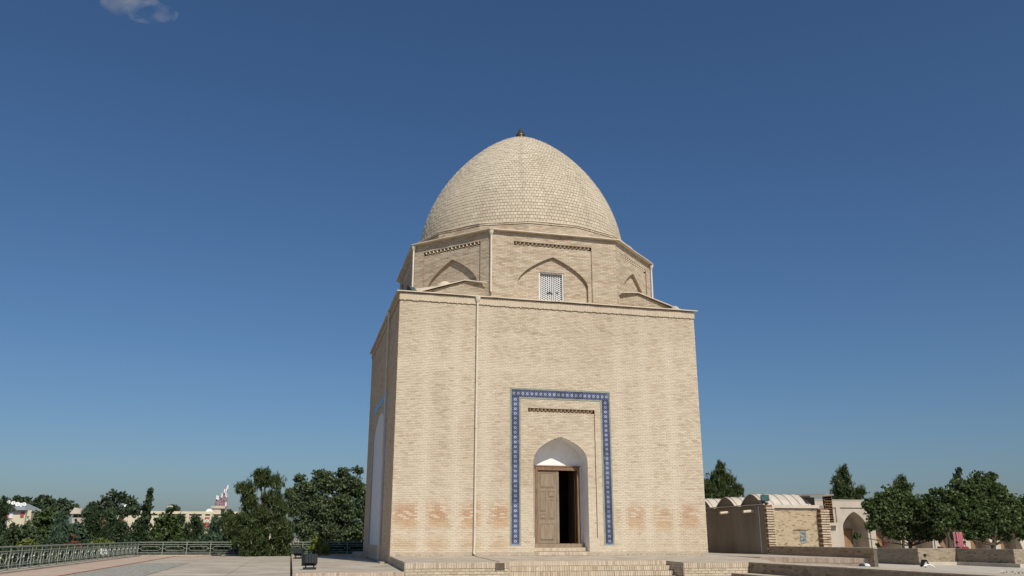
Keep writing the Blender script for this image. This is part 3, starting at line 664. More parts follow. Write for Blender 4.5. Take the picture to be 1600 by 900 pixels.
dpipe(CX-OS+.02, CY-OA-.08, 13.46, 10.66); dpipe(CX-OA-.07, CY-OS-.03, 13.46, 10.4); dpipe(CX+OA+.06, CY-OS-.06, 13.46, 10.4)
# corner roofs over the squinches
def corner_roof(sx):
    def X(x): return (x if sx > 0 else 2*CX-x)
    A = (X(.72), .50, 10.50); B = (X(2.78), .56, 11.2); C_ = (X(3.72), .44, 11.12); B2 = (X(.80), 2.5, 11.2); C2 = (X(.76), 3.3, 11.12); I = (X(2.4), 2.0, 11.35)
    cr = bpy.data.objects.new('corner_roof', None); COL.objects.link(cr); cr.parent = ms
    m = MB()
    for tri in ((A, B, I), (A, I, B2), (B, C_, I), (B2, I, C2)):
        for dz in (0, -.035): m.poly([(p[0], p[1], p[2]+dz) for p in tri])
    for a, b in ((C_, B), (B, A), (A, B2), (B2, C2)): m.poly([a, b, (b[0], b[1], b[2]-.035), (a[0], a[1], a[2]-.035)])
    m.build('roof_sheet', 'cream_metal', cr)
    m = MB(); yy = .68; xs_ = [X(.9), X(2.78), X(3.75)]; zt = [10.5, 11.14, 11.06]
    lo = min(xs_); u = lambda x: x
    import bisect
    def top(x):
        q = sorted(zip(xs_, zt)); return np.interp(x, [p[0] for p in q], [p[1] for p in q])
    lo, hi = min(xs_), max(xs_)
    def Lz(z):
        if sx > 0: return lo if z <= 10.5 else np.interp(z, [10.5, 11.14], [xs_[0], xs_[1]])
        return lo
    def Rz(z):
        if sx > 0: return hi
        return hi if z <= 10.5 else np.interp(z, [10.5, 11.14], [xs_[0], xs_[1]])
    brick_field(m, (0, yy, 0), UX, NF, lo, hi, H, 11.13, colf=lambda u_, z, b: tuple(q*.82 for q in drum_col(u_, z, b)), lim=(Lz, Rz))
    xw = X(.95); m.poly([(xw, .7, H), (xw, 3.3, H), (xw, 3.3, 11.05), (xw, 2.5, 11.1), (xw, .7, 10.5)], (.4, .32, .22))
    m.build('brickwork', 'brick', cr, kind='stuff')
corner_roof(1); corner_roof(-1)
m = MB(); m.lathe([(.0, .42), (.15, .40), (.33, .27), (.42, .08), (.44, -.35)][::-1], (2.12, 1.75, 10.98), 18); m.build('vent_cap', 'lime', ms, smooth=True)
# collar
m = MB(); NCOL = 16
cp = lambda r, z: [(CX+r*math.cos(2*math.pi*(k+.5)/NCOL), CY+r*math.sin(2*math.pi*(k+.5)/NCOL), z) for k in range(NCOL)]
lo_, hi_ = cp(5.68, 13.5), cp(5.6, 14.13)
for k in range(NCOL):
    a, b = np.array(lo_[k]), np.array(lo_[(k+1) % NCOL]); a[2] = b[2] = 0; d = b-a; Lf = np.linalg.norm(d); d /= Lf; n = np.array([d[1], -d[0], 0])
    brick_field(m, a, d, n, 0, Lf, 13.45, 14.02, colf=drum_col)
    brick_field(m, a+n*.02, d, n, -.01, Lf+.01, 14.04, 14.13, colf=drum_col, bw=.12, bh=.09)
m.build('collar', 'brick', drum, kind='stuff')
m = MB(); wavy(m, [q[:2] for q in cp(5.74, 14.13)], 14.133, 14.17, .3, .014); m.build('collar_cap', 'cream_metal', drum)
# dome
dome = bpy.data.objects.new('dome', None); COL.objects.link(dome); dome.parent = ms
Z0, DH, R0 = 14.0, 7.02, 5.18; DCX = 6.73
def rprof(t): return R0*max(0., 1-t**1.95)**.733
ts = np.linspace(0, 1, 400); rr = np.array([rprof(t) for t in ts]); zz = Z0+DH*ts; arc = np.concatenate([[0], np.cumsum(np.hypot(np.diff(rr), np.diff(zz)))])
m = MB(); m.lathe([(max(.001, r-.014), z-.004) for r, z in zip(rr[::8], zz[::8])]+[(.001, zz[-1]-.004)], (DCX, CY, 0), 96); m.build('dome_shell', 'dome_joint', dome, smooth=True)
m = MB(); tile = .168; nr = int(arc[-1]/tile)
def smp(s_): return np.interp(s_, arc, rr), np.interp(s_, arc, zz)
TOPS = arc[-1]-1.15
for i in range(nr):
    s0, s1 = i*tile+.011, (i+1)*tile-.011
    if s1 > TOPS: break
    r0, z0 = smp(s0); r1, z1 = smp(s1); rq = smp((i//7)*7*tile+3*tile)[0] if i < nr-14 else (r0+r1)/2; n = max(8, round(2*math.pi*rq/.165)); off = (i % 2)*.5+random.random()*.05
    dr, dz = (z1-z0), (r0-r1); ll = math.hypot(dr, dz); dr /= ll; dz /= ll
    for k in range(n):
        g = .009/max(.3, (r0+r1)/2); t0 = 2*math.pi*(k+off)/n+g; t1 = 2*math.pi*(k+1+off)/n-g
        tone = random.random(); nb = fbm(t0*2.2, s0*.5); c = mixc((.575, .50, .38), (.42, .355, .26), min(1, max(0, (nb-.4)*1.6)*.7+.45*tone*tone))
        if random.random() < .05: c = mixc(c, (.63, .56, .44), .8)
        st = vn(t0*9., 4.)*vn(t0*27., s0*.35); c = tuple(q*(1-.28*max(0, st-.32)) for q in c); h = random.uniform(-.007, .007); j = len(m.v)
        ct0, st0, ct1, st1 = math.cos(t0), math.sin(t0), math.cos(t1), math.sin(t1)
        o0 = (r0+dr*h, z0+dz*h); o1 = (r1+dr*h, z1+dz*h); b0 = (r0-.016*dr, z0-.016*dz); b1 = (r1-.016*dr, z1-.016*dz)
        for (q0, q1) in ((o0, o1), (b0, b1)):
            m.v.extend([(DCX+q0[0]*ct0, CY+q0[0]*st0, q0[1]), (DCX+q0[0]*ct1, CY+q0[0]*st1, q0[1]), (DCX+q1[0]*ct1, CY+q1[0]*st1, q1[1]), (DCX+q1[0]*ct0, CY+q1[0]*st0, q1[1])])
        m.f.append((j, j+1, j+2, j+3)); m.c.append(c); m.mi.append(0)
        for e_ in range(4): m.f.append((j+e_, j+4+e_, j+4+(e_+1) % 4, j+(e_+1) % 4)); m.c.append(c); m.mi.append(0)
m.build('tile', 'dome_tile', dome, kind='stuff')
m = MB(); prof = [smp(s_) for s_ in np.linspace(TOPS-.02, arc[-1], 14)]; m.lathe([(r+.004, z+.002) for r, z in prof], (DCX, CY, 0), 48); m.build('dome_cap', 'lime', dome, smooth=True)
m = MB(); zt = Z0+DH-.03
m.lathe([(.22, -.1), (.24, .03), (.215, .07), (.25, .13), (.235, .22), (.17, .32), (.11, .42), (.06, .52), (.02, .62), (.0, .66)], (DCX, CY, zt), 20); m.build('finial', 'copper', ms, smooth=True)
# ---------------------------------------------------------------- vaulted brick building on the right
vb = thing('vaulted_building', 'low building with barrel roofs, dark plaster side and toothed brick piers right of the mausoleum', 'building', (16, .4, 0))
X0 = 16.0; Y0 = .45; BH = 2.02
def VB(m, name, mat, **k): return keep(m.build(name, mat, **k), vb)
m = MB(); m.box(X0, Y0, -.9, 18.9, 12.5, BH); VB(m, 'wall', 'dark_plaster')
bc = bcol((.48, .38, .265), (.55, .45, .325), (.38, .27, .185))
m = MB(); brick_field(m, (0, Y0-.003, 0), UX, NF, X0+.35, 18.55, -1.0, 1.88, .135, .052, colf=bcol((.58, .48, .34), (.50, .39, .26), (.26, .18, .11)), jit=.008, proud=.016, jcol=(.3, .23, .16)); VB(m, 'brickwork', 'brick', kind='stuff')
def pier(x0, x1, yf, z0, z1):
    m = MB(); r = 0; z = z0
    m.box(x0+.02, yf+.05, z0, x1-.02, Y0, z1, (.2, .11, .06))
    while z < z1-.05:
        ext = random.uniform(0, .03); x = x0+(.0 if r % 2 else .02); d_ = random.uniform(-.015, .015)
        while x < x1-.05:
            w = min(random.choice((.2, .13, .26)), x1-x); c = bc(0, 0, False); m.box(x+.006, yf+d_, z, x+w-.004, Y0, z+.068, c); x += w
        z += .104; r += 1
    VB(m, 'pier', 'brick')
pier(X0-.02, X0+.38, Y0-.16, -.95, 2.0); pier(18.5, 18.95, Y0-.3, -.95, 1.86); pier(18.95, 19.35, Y0+.1, 1.3, 2.5)
m = MB(); m.box(18.95, Y0-.1, 1.18, 19.5, .6, 1.30); m.box(18.9, Y0+.12, -1, 19.6, 3, 1.18); VB(m, 'side_wall', 'pale_plaster')
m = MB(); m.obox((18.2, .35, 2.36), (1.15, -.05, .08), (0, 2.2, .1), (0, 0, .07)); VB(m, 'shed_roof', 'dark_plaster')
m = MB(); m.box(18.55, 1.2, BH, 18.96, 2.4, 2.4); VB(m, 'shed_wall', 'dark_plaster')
def barrel(yc, hw, x0, x1, zb, hh, n=14, seams=6):
    m = MB(); pts = [(yc-hw*math.cos(math.pi*i/n), zb+hh*(1-abs(math.cos(math.pi*i/n))**1.75)) for i in range(n+1)]
    for a, b in zip(pts[:-1], pts[1:]): m.poly([(x0-.05, a[0], a[1]), (x1, a[0], a[1]), (x1, b[0], b[1]), (x0-.05, b[0], b[1])])
    for a, b in zip(pts[:-1], pts[1:]): m.poly([(x0-.05, a[0], a[1]-.03), (x0-.05, b[0], b[1]-.03), (x0-.05, b[0], b[1]), (x0-.05, a[0], a[1])])
    VB(m, 'barrel_roof', 'roof_metal')
    rf = bpy.data.objects[-1] if False else None
    s = MB()
    for k in range(seams):
        x = x0+.1+(x1-x0-.2)*k/(seams-1)
        q = MB(); q.tube([(x, p[0], p[1]+.012) for p in pts], .014, 4); VB(q, 'roof_seam', 'roof_seam')
    for q in pieces(s): pass
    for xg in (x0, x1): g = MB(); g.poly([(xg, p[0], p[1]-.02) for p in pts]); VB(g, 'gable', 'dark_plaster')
barrel(1.50, .95, X0, 18.35, 2.03, .50); barrel(3.85, .95, X0, 18.35, 2.03, .46); barrel(6.3, 1.0, X0, 18.35, 2.03, .5); barrel(8.7, 1., X0, 18.35, 2.03, .5)
m = MB(); m.box(X0-.07, Y0-.05, 2.03, X0+.0, 12.5, 2.07); m.box(X0+.3, Y0-.12, 1.90, 18.6, Y0-.01, 2.03); VB(m, 'eaves', 'roof_metal')
for yy in (1.4, 3.55, 5.9, 8.3):
    m = MB(); m.tube([(X0+.0, yy, 1.80), (X0-.55, yy-.1, 1.75)], .06, 8); VB(m, 'rain_spout', 'cream_metal')
m = MB(); m.tube([(X0-.04, Y0+.42, 2.0), (X0-.04, Y0+.42, .02)], .012, 6); VB(m, 'cable', 'white_paint')
m = MB(); m.box(17.28, Y0-.05, .98, 18.0, Y0-.016, 1.01); VB(m, 'lintel', 'brown_wood')
m = MB()
for i in range(5):
    for j in range(7):
        if (i+j) % 2: continue
        m.box(17.6+.05*i, Y0-.03, .47+.068*j, 17.6+.05*(i+1), Y0-.017, .47+.068*(j+1))
for x in (17.585, 17.845): m.box(x, Y0-.034, .46, x+.02, Y0-.016, .96)
m.box(17.605, Y0-.034, .94, 17.845, Y0-.016, .96); m.box(17.605, Y0-.034, .455, 17.845, Y0-.016, .472); wn = VB(m, 'window', 'turquoise')
m = MB(); m.box(17.6, Y0-.0165, .46, 17.85, Y0-.0155, .95); VB(m, 'window_pane', 'dark_glass')
# parapet from the vaulted building towards the camera
farcol = bcol((.30, .245, .175), (.38, .315, .23), (.22, .165, .115))
def parapet(label, p0, p1, z0, z1, t_=.25, mat='brick', side=1, course=.075, cap=.03):
    p0 = np.array([*p0, 0.]); p1 = np.array([*p1, 0.]); d = p1-p0; L_ = np.linalg.norm(d); d /= L_; n = np.array([d[1], -d[0], 0])
    t = thing('parapet_wall', label, 'wall', (p0[0], p0[1], z0)); m = MB()
    m.obox(p0-n*t_+np.array([0, 0, z0]), d*L_, n*t_, (0, 0, z1-z0)); keep(m.build('core', 'joint'), t)
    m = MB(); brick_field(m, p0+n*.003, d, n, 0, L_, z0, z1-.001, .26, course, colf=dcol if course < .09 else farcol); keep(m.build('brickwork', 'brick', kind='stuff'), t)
    m = MB(); m.obox(p0-n*(t_+.02)+np.array([0, 0, z1])-d*.02, d*(L_+.04), n*(t_+.045), (0, 0, cap)); keep(m.build('coping', 'tread'), t)
    return t
parapet('dark low brick parapet starting at the toothed pier of the vaulted building', (16, .26), (16, -6.55), -1.0, .31, t_=.12)
parapet('shaded far parapet wall left of the seated figure on the sunken court', (35.5, 31), (35.5, 15.5), -1.02, -.03, course=.1)
parapet('short sunlit parapet wall directly behind the seated figure', (35.5, 15.5), (38.4, 15.5), -1.02, -.03, course=.1)
parapet('shaded parapet wall under the right-hand mulberry, turning towards the camera', (38.4, 15.5), (38.4, 10.8), -1.02, -.03, course=.1)
parapet('sunlit parapet wall at the right edge of the picture', (38.4, 10.8), (52, 10.8), -1.02, -.03, course=.1)
m = MB(); m.box(35.5, 15.1, GZ+.02, 38.0, 15.45, -.82); m.box(38.0, 10.4, GZ+.02, 38.35, 15.1, -.82); m.box(38.0, 10.05, GZ+.02, 52, 10.4, -.82); m.build('bench_ledge', 'court', kind='structure')
m = MB(); m.prism([(24, -1.5), (27, -1.5), (29.5, 3), (33, 6.), (33, 9), (29, 9)], GZ, GZ+.10); m.build('raised_bed_slab', 'court', kind='structure')
m = MB()
for k in range(60):
    x, y = 25.5+random.random()*7, 2.0+random.random()*3; s_ = random.uniform(.03, .09); m.obox((x, y, GZ+.03), (s_, s_*.3, 0), (-.2*s_, s_, 0), (0, 0, s_*.7))
m.build('rubble', 'tread', kind='stuff')
# ---------------------------------------------------------------- arcade
ar = thing('arcade', 'long pale plastered arcade of pointed arches with wooden doors beyond the court', 'building', (49, 41, GZ))
AY = 41.; ZT = 4.1
def AR(m, name, mat, **k): return keep(m.build(name, mat, **k), ar)
def flat_field(m, x0, x1, z0, z1, y, hole, dz=.15, mi=0):
    L_, R_, hz1 = hole; zs = list(np.arange(z0, z1, dz))+[z1]
    zs = sorted(set([round(float(z), 3) for z in zs]+[round(hz1, 3)]))
    for a, b in zip(zs[:-1], zs[1:]):
        if b <= hz1+1e-6:
            m.poly([(x0, y, a), (L_(a), y, a), (L_(b), y, b), (x0, y, b)]); m.poly([(R_(a), y, a), (x1, y, a), (x1, y, b), (R_(b), y, b)])
        else: m.poly([(x0, y, a), (x1, y, a), (x1, y, b), (x0, y, b)])
for k in range(-2, 9):
    cx_ = 49.28+3.58*k; x0, x1 = cx_-1.79, cx_+1.79; L_, R_ = arch(cx_, 1.36, 1.7, 3.08, 1.5, .8); m = MB()
    # pilaster strips stand 12 cm proud of the bay panel
    m.box(x0, AY-.12, GZ, x0+.22, AY-.001, ZT); m.box(x1-.22, AY-.12, GZ, x1-.001, AY-.001, ZT); m.box(x0+.22, AY-.12, 3.45, x1-.22, AY-.001, ZT)
    flat_field(m, x0, x1, GZ, 3.6, AY, (L_, R_, 3.08))
    strip(m, (0, AY, 0), UX, (0, 1, 0), arch_pts(cx_, 1.36, GZ, 1.7, 3.08, 1.5, .8), 0, 2.0)
    m.poly([(x0, AY+2.0, GZ), (x1, AY+2.0, GZ), (x1, AY+2.0, ZT), (x0, AY+2.0, ZT)])
    AR(m, 'bay', 'pale_plaster')
    dx = cx_+.35; m = MB(); yb = AY+1.99
    m.box(dx-.62, yb-.06, GZ, dx-.5, yb, 1.35); m.box(dx+.5, yb-.06, GZ, dx+.62, yb, 1.35); m.box(dx-.7, yb-.08, 1.35, dx+.7, yb, 1.5); AR(m, 'door_frame', 'brown_wood')
    m = MB(); m.box(dx-.5, yb-.03, GZ, dx-.005, yb, 1.35); m.box(dx+.005, yb-.03, GZ, dx+.5, yb, 1.35)
    for s_ in (-1, 1):
        for zz_ in (-.7, .2): m.box(dx+s_*.25-.15, yb-.045, zz_, dx+s_*.25+.15, yb-.03, zz_+.7)
    AR(m, 'door', 'orange_wood')
m = MB(); m.box(40.3, AY-.16, ZT, 90, AY+1.6, ZT+.09); m.box(40.3, AY+1.5, 3.5, 90, AY+5, ZT); AR(m, 'roof_edge', 'pale_plaster')
for xx in (51.07, 54.65, 64.3, 67.9):
    m = MB(); m.prism([(xx-.35, AY-1.1), (xx+.35, AY-1.1), (xx+.35, AY-.12), (xx-.35, AY-.12)], GZ, .6); m.v[4:6] = [(v[0], v[1]+.6, .9) for v in m.v[4:6]]; m.v[6:8] = [(v[0], v[1], 1.3) for v in m.v[6:8]]
    if xx > 60: AR(m, 'buttress', 'pale_plaster')
# ---------------------------------------------------------------- railings
def mk_panel(Lp, wide, dots):
    """one bay of railing along +X from 0 to Lp, local; returns list of (name, mesh)"""
    h = .64; out = []
    m = MB(); r = .011
    m.tube([(0, 0, h), (Lp, 0, h)], .022, 6); out.append(('top_rail', m, 'rail_paint'))
    for z in (h-.12, .13): 
        m = MB(); m.tube([(0, 0, z), (Lp, 0, z)], r+.003, 6); out.append(('rail', m, 'rail_paint'))
    m = MB(); m.box(0, -.012, .045, Lp, .012, .065) ; out.append(('rail', m, 'rail_paint'))
    cx_, cz_ = Lp/2, .325; a, b = (.40*Lp, .095) if wide else (.24, .135); c = .07
    ring = [(cx_-a, cz_+b-c), (cx_-a+c, cz_+b), (cx_+a-c, cz_+b), (cx_+a, cz_+b-c), (cx_+a, cz_-b+c), (cx_+a-c, cz_-b), (cx_-a+c, cz_-b), (cx_-a, cz_-b+c), (cx_-a, cz_+b-c)]
    m = MB(); m.tube([(p[0], 0, p[1]) for p in ring], r+.002, 6, caps=False); out.append(('ring', m, 'rail_paint'))
    m = MB()
    if wide: m.tube([(0, 0, cz_), (cx_-a, 0, cz_)], r, 6); m.tube([(cx_+a, 0, cz_), (Lp, 0, cz_)], r, 6)
    else:
        for x in (cx_-a, cx_+a): m.tube([(x, 0, .065), (x, 0, h-.12)], r, 6)
        for x in (cx_-.09, cx_+.09): m.tube([(x, 0, cz_+b), (x, 0, h-.12)], r*.8, 5); m.tube([(x, 0, .13), (x, 0, cz_-b)], r*.8, 5)
        m.tube([(0, 0, cz_), (cx_-a, 0, cz_)], r, 5); m.tube([(cx_+a, 0, cz_), (Lp, 0, cz_)], r, 5)
    out.append(('baluster', m, 'rail_paint'))
    for x in ((cx_-a-.02, cx_+a+.02) if dots else ()):
        m = MB(); m.lathe([(0, -.025), (.022, -.012), (.022, .012), (0, .025)], (x, 0, cz_+.03*(1 if x < cx_ else -1)), 8); out.append(('knob', m, 'white_paint'))
    return [(nm, p, mt) for nm, mm, mt in out for p in (pieces(mm) if nm == 'baluster' else [mm])]
def railing(label, p0, ang, n, Lp, wide, dots, z):
    t = thing('railing', label, 'railing', (*p0, z), ang); defs = [(nm, mm.build(nm, mt, t), mt) for nm, mm, mt in mk_panel(Lp, wide, dots)]
    pm = MB(); pm.box(-.018, -.018, -.03, .018, .018, .66); post = pm.build('post', 'rail_paint', t)
    for k in range(1, n):
        for nm, o, mt in defs: c = o.copy(); COL.objects.link(c); c.parent = t; c.location = (k*Lp, 0, 0)
    for k in range(1, n+1): c = post.copy(); COL.objects.link(c); c.parent = t; c.location = (k*Lp, 0, 0)
    return t
railing('long metal railing on the left edge of the terrace, rounded panels dotted with white knobs', (-11.3, -12.0), math.radians(90), 26, 1.078, False, True, TZ+.05)
railing('far metal railing across the back of the terrace with wide eight-sided rings', (-11.3, 16.1), 0, 14, 1.19, True, False, TZ+.05)
# ---------------------------------------------------------------- floodlights
def floodlight(label, loc, rz, s=.3, tilt=-.3, glass=True):
    t = thing('floodlight', label, 'floodlight', loc, rz, 'outdoor floodlights')
    m = MB(); m.box(-s*.42, -s*.25, 0, s*.42, s*.25, s*.16); m.tube([(-s*.3, 0, s*.1), (-s*.3, 0, s*.5)], s*.05, 6); m.tube([(s*.3, 0, s*.1), (s*.3, 0, s*.5)], s*.05, 6); m.build('base', 'black_metal', t)
    m = MB(); w, h, d_ = s*.55, s*.42, s*.3
    F = [(-w, -d_, -h), (w, -d_, -h), (w, -d_, h), (-w, -d_, h)]; B = [(-w*.85, d_, -h*.7), (w*.85, d_, -h*.7), (w*.85, d_, h*.7), (-w*.85, d_, h*.7)]; m.v = F+B
    m.f = [(0, 1, 2, 3), (7, 6, 5, 4), (1, 0, 4, 5), (2, 1, 5, 6), (3, 2, 6, 7), (0, 3, 7, 4)]; m.c = [None]*6; m.mi = [0]*6
    for k in range(5): m.box(-w*.8+k*w*.38, d_*.5, -h*.6, -w*.8+k*w*.38+.012, d_*1.25, h*.6)
    o = m.build('housing', 'black_metal', t); o.location = (0, 0, s*.72); o.rotation_euler = (tilt, 0, 0)
    m = MB(); m.box(-w*.9, -d_-.012, -h*.85, w*.9, -d_-.002, h*.85); g = m.build('lens', 'green_glass', o)
    return t
floodlight('black box floodlight on the terrace nearest the camera, at the bottom edge', (-3.02, -5.2, TZ), math.radians(195), .42, .15)
floodlight('small floodlight lying tilted on the terrace behind the nearer black one', (-3.25, 8.5, TZ), math.radians(160), .42, -1.1)
floodlight('floodlight on the front left corner of the mausoleum roof', (.55, .75, H), math.radians(40), .36, -.7)
floodlight('floodlight at the edge of the barrel roof above the toothed pier', (X0+.1, Y0+.1, 2.07), math.radians(-15), .32, -.2)
m = MB(); m.lathe([(.16, 0), (.19, .08), (.16, .2), (.08, .26), (0, .27)], (12.3, .35, H), 10); m.box(12.42, .3, H, 12.62, .45, H+.12)
tag(m.build('roof_vent', 'pale_plaster', smooth=False), 'small rounded pale vent on the right end of the mausoleum roof edge', 'vent')
# ---------------------------------------------------------------- vegetation
def leaves_mesh(name, mat, centers, radii, counts, size, aspect=1.6, up=.0, out=.0, squash=.8, needle=False):
    P = []; Nn = []
    for c, r, k in zip(centers, radii, counts):
        d = rng.normal(size=(k, 3)); d /= np.linalg.norm(d, axis=1, keepdims=True)+1e-9
        rad = r*rng.random((k, 1))**(.42); p = np.array(c)+d*rad*np.array([1, 1, squash]); P.append(p); Nn.append(d)
    P = np.concatenate(P); Nn = np.concatenate(Nn); n = len(P)
    a = rng.normal(size=(n, 3))*(1-out)+Nn*out*1.5+np.array([0, 0, up]); a /= np.linalg.norm(a, axis=1, keepdims=True)+1e-9
    b = np.cross(a, rng.normal(size=(n, 3))); b /= np.linalg.norm(b, axis=1, keepdims=True)+1e-9
    s = size*(.6+.8*rng.random((n, 1))); L_ = a*s*aspect/2; Wd = b*s/2
    if needle: V = np.stack([P-L_-Wd*.5, P-L_+Wd*.5, P+L_], 1); k = 3
    else: V = np.stack([P-L_, P+Wd, P+L_, P-Wd], 1); k = 4
    me = bpy.data.meshes.new(name); me.vertices.add(n*k); me.vertices.foreach_set('co', V.reshape(-1)); me.loops.add(n*k); me.polygons.add(n)
    me.loops.foreach_set('vertex_index', np.arange(n*k, dtype=np.int32)); me.polygons.foreach_set('loop_start', np.arange(0, n*k, k, dtype=np.int32)); me.polygons.foreach_set('loop_total', np.full(n, k, dtype=np.int32))
    me.update(calc_edges=True); me.materials.append(MAT[mat]); return me
def tree(name, label, blobs, y, mat, leaf, dens=1., base_px=None, baseZ=GZ, style='broad', group=None, sub=14, trunk_r=.12, flat=.75, cat='tree', subr=.42):
    """blobs: (px, py, r_px) crown masses seen from the camera, given real depth around the plane y"""
    cs = []; rs = []
    for (bx, by, br) in blobs:
        c = U(bx, by, 1, y); depth = float((c-CAM)@FW); r = br*depth/FPX; cs.append(c); rs.append(r)
    cs = np.array(cs); rs = np.array(rs); ext = rs.max()
    for i in range(len(cs)): cs[i, 1] += rng.uniform(-.35, .35)*ext*(.6 if rs[i] < ext*.6 else .2)
    bx = base_px if base_px else blobs[0][0]; bpos = U(bx, 845, 1, y); bpos = np.array([bpos[0], y, baseZ])
    t = thing(name, label, cat, tuple(bpos), 0, group)
    m = MB(); top = cs[np.argmax(cs[:, 2])]; k = 6; pts = []
    for i in range(k+1):
        f = i/k; p = bpos*(1-f)+(top-np.array([0, 0, rs[np.argmax(cs[:, 2])]*.3]))*f; p[:2] += rng.normal(size=2)*trunk_r*.5*(0 < i < k); pts.append(p)
    m.tube(pts, [trunk_r*(1-.85*i/k) for i in range(k+1)], 8)
    keep(m.build('trunk', 'bark', smooth=True), t)
    m = MB()
    for c, r in zip(cs, rs):
        f = min(.75, max(.15, (c[2]-baseZ)/(top[2]-baseZ+1e-6)*.6)); s0 = bpos*(1-f)+top*f; mid = (s0+c)/2+np.array([0, 0, -.12*r]); m.tube([s0, mid, c], [trunk_r*.45, trunk_r*.3, trunk_r*.1], 5, caps=False)
        for q in range(4): d = rng.normal(size=3); d /= np.linalg.norm(d); m.tube([c, c+d*r*.8], [trunk_r*.14, trunk_r*.04], 4, caps=False)
    keep(m.build('branch', 'bark'), t)
    C_ = []; R_ = []; N_ = []
    for c, r in zip(cs, rs):
        for q in range(sub):
            d = rng.normal(size=3); d /= np.linalg.norm(d); C_.append(c+d*r*(.30+.52*rng.random())*np.array([1, .9, flat])); rr_ = r*rng.uniform(subr*.45, subr*1.1); R_.append(rr_); N_.append(max(6, int(dens*1.1*(rr_/leaf)**2*7)))
        for q in range(sub):
            d = rng.normal(size=3); d[2] += .35; d /= np.linalg.norm(d); k_ = rng.uniform(.9, 1.28); C_.append(c+d*r*k_*np.array([1, .9, flat])); rr_ = r*rng.uniform(.08, .2); R_.append(rr_); N_.append(max(4, int(dens*(rr_/leaf)**2*4)))
        C_.append(c); R_.append(r*.7); N_.append(max(6, int(dens*(r/leaf)**2*5)))
    if style == 'pine': me = leaves_mesh('crown', mat, C_, R_, [int(x*1.7) for x in N_], leaf, 3.2, up=.9, out=.45, squash=1., needle=True)
    elif style == 'cypress': me = leaves_mesh('crown', mat, C_, R_, N_, leaf, 2.2, up=1.4, squash=1.2)
    else: me = leaves_mesh('crown', mat, C_, R_, N_, leaf, 1.5)
    o = bpy.data.objects.new('crown', me); COL.objects.link(o); keep(o, t); return t
# near, left
tree('pine_tree', 'dark bushy pine with branches down to the ground, just inside the far railing', [(408, 748, 17), (385, 765, 13), (430, 752, 14), (392, 783, 17), (425, 778, 20), (440, 792, 15), (405, 805, 24), (380, 812, 18), (432, 812, 26), (362, 825, 17), (400, 833, 30), (440, 836, 24), (372, 843, 14), (400, 855, 22), (425, 858, 18), (385, 862, 14), (445, 858, 13), (349, 815, 8), (450, 772, 7), (375, 762, 8), (416, 738, 8)], 14.1, 'leaf_pine', .085, 1.15, 405, TZ, 'pine', sub=13, trunk_r=.14, flat=.9)
tree('broadleaf_tree', 'large dense grey-green broadleaf tree beside the left wall of the mausoleum', [(478, 765, 22), (510, 757, 24), (545, 757, 24), (468, 790, 22), (500, 795, 30), (540, 795, 32), (480, 825, 28), (520, 830, 30), (552, 830, 26), (565, 770, 18), (500, 742, 11), (468, 748, 9), (535, 738, 10), (560, 735, 8), (455, 770, 9), (490, 850, 22), (540, 852, 22), (570, 800, 22)], 30., 'leaf_broad', .12, 1.15, 520, GZ, sub=22, trunk_r=.2, subr=.5)
tree('shrub', 'yellow-green shrub growing through the far railing', [(492, 842, 7), (500, 846, 8), (508, 856, 8), (488, 855, 6), (500, 862, 6), (512, 864, 4)], 15.6, 'leaf_yellow', .085, .8, 500, TZ, sub=8, trunk_r=.03, cat='shrub')
tree('shrub', 'grey-green shrub at the foot of the bushy pine', [(438, 862, 6), (446, 860, 7), (430, 865, 5), (452, 865, 4)], 14.6, 'leaf_broad', .09, .8, 440, TZ, sub=8, trunk_r=.03, cat='shrub')
tree('cypress_tree', 'tall narrow cypress with a leaning pointed tip above the railing corner', [(235, 768, 3), (234, 775, 4), (233, 782, 5), (231, 790, 7), (229, 799, 9), (225, 812, 11), (222, 824, 14), (220, 836, 16), (222, 847, 16), (215, 855, 14), (236, 767, 2)], 22., 'leaf_cypress', .1, 1.6, 224, GZ, 'cypress', sub=12, trunk_r=.1, flat=1.2)
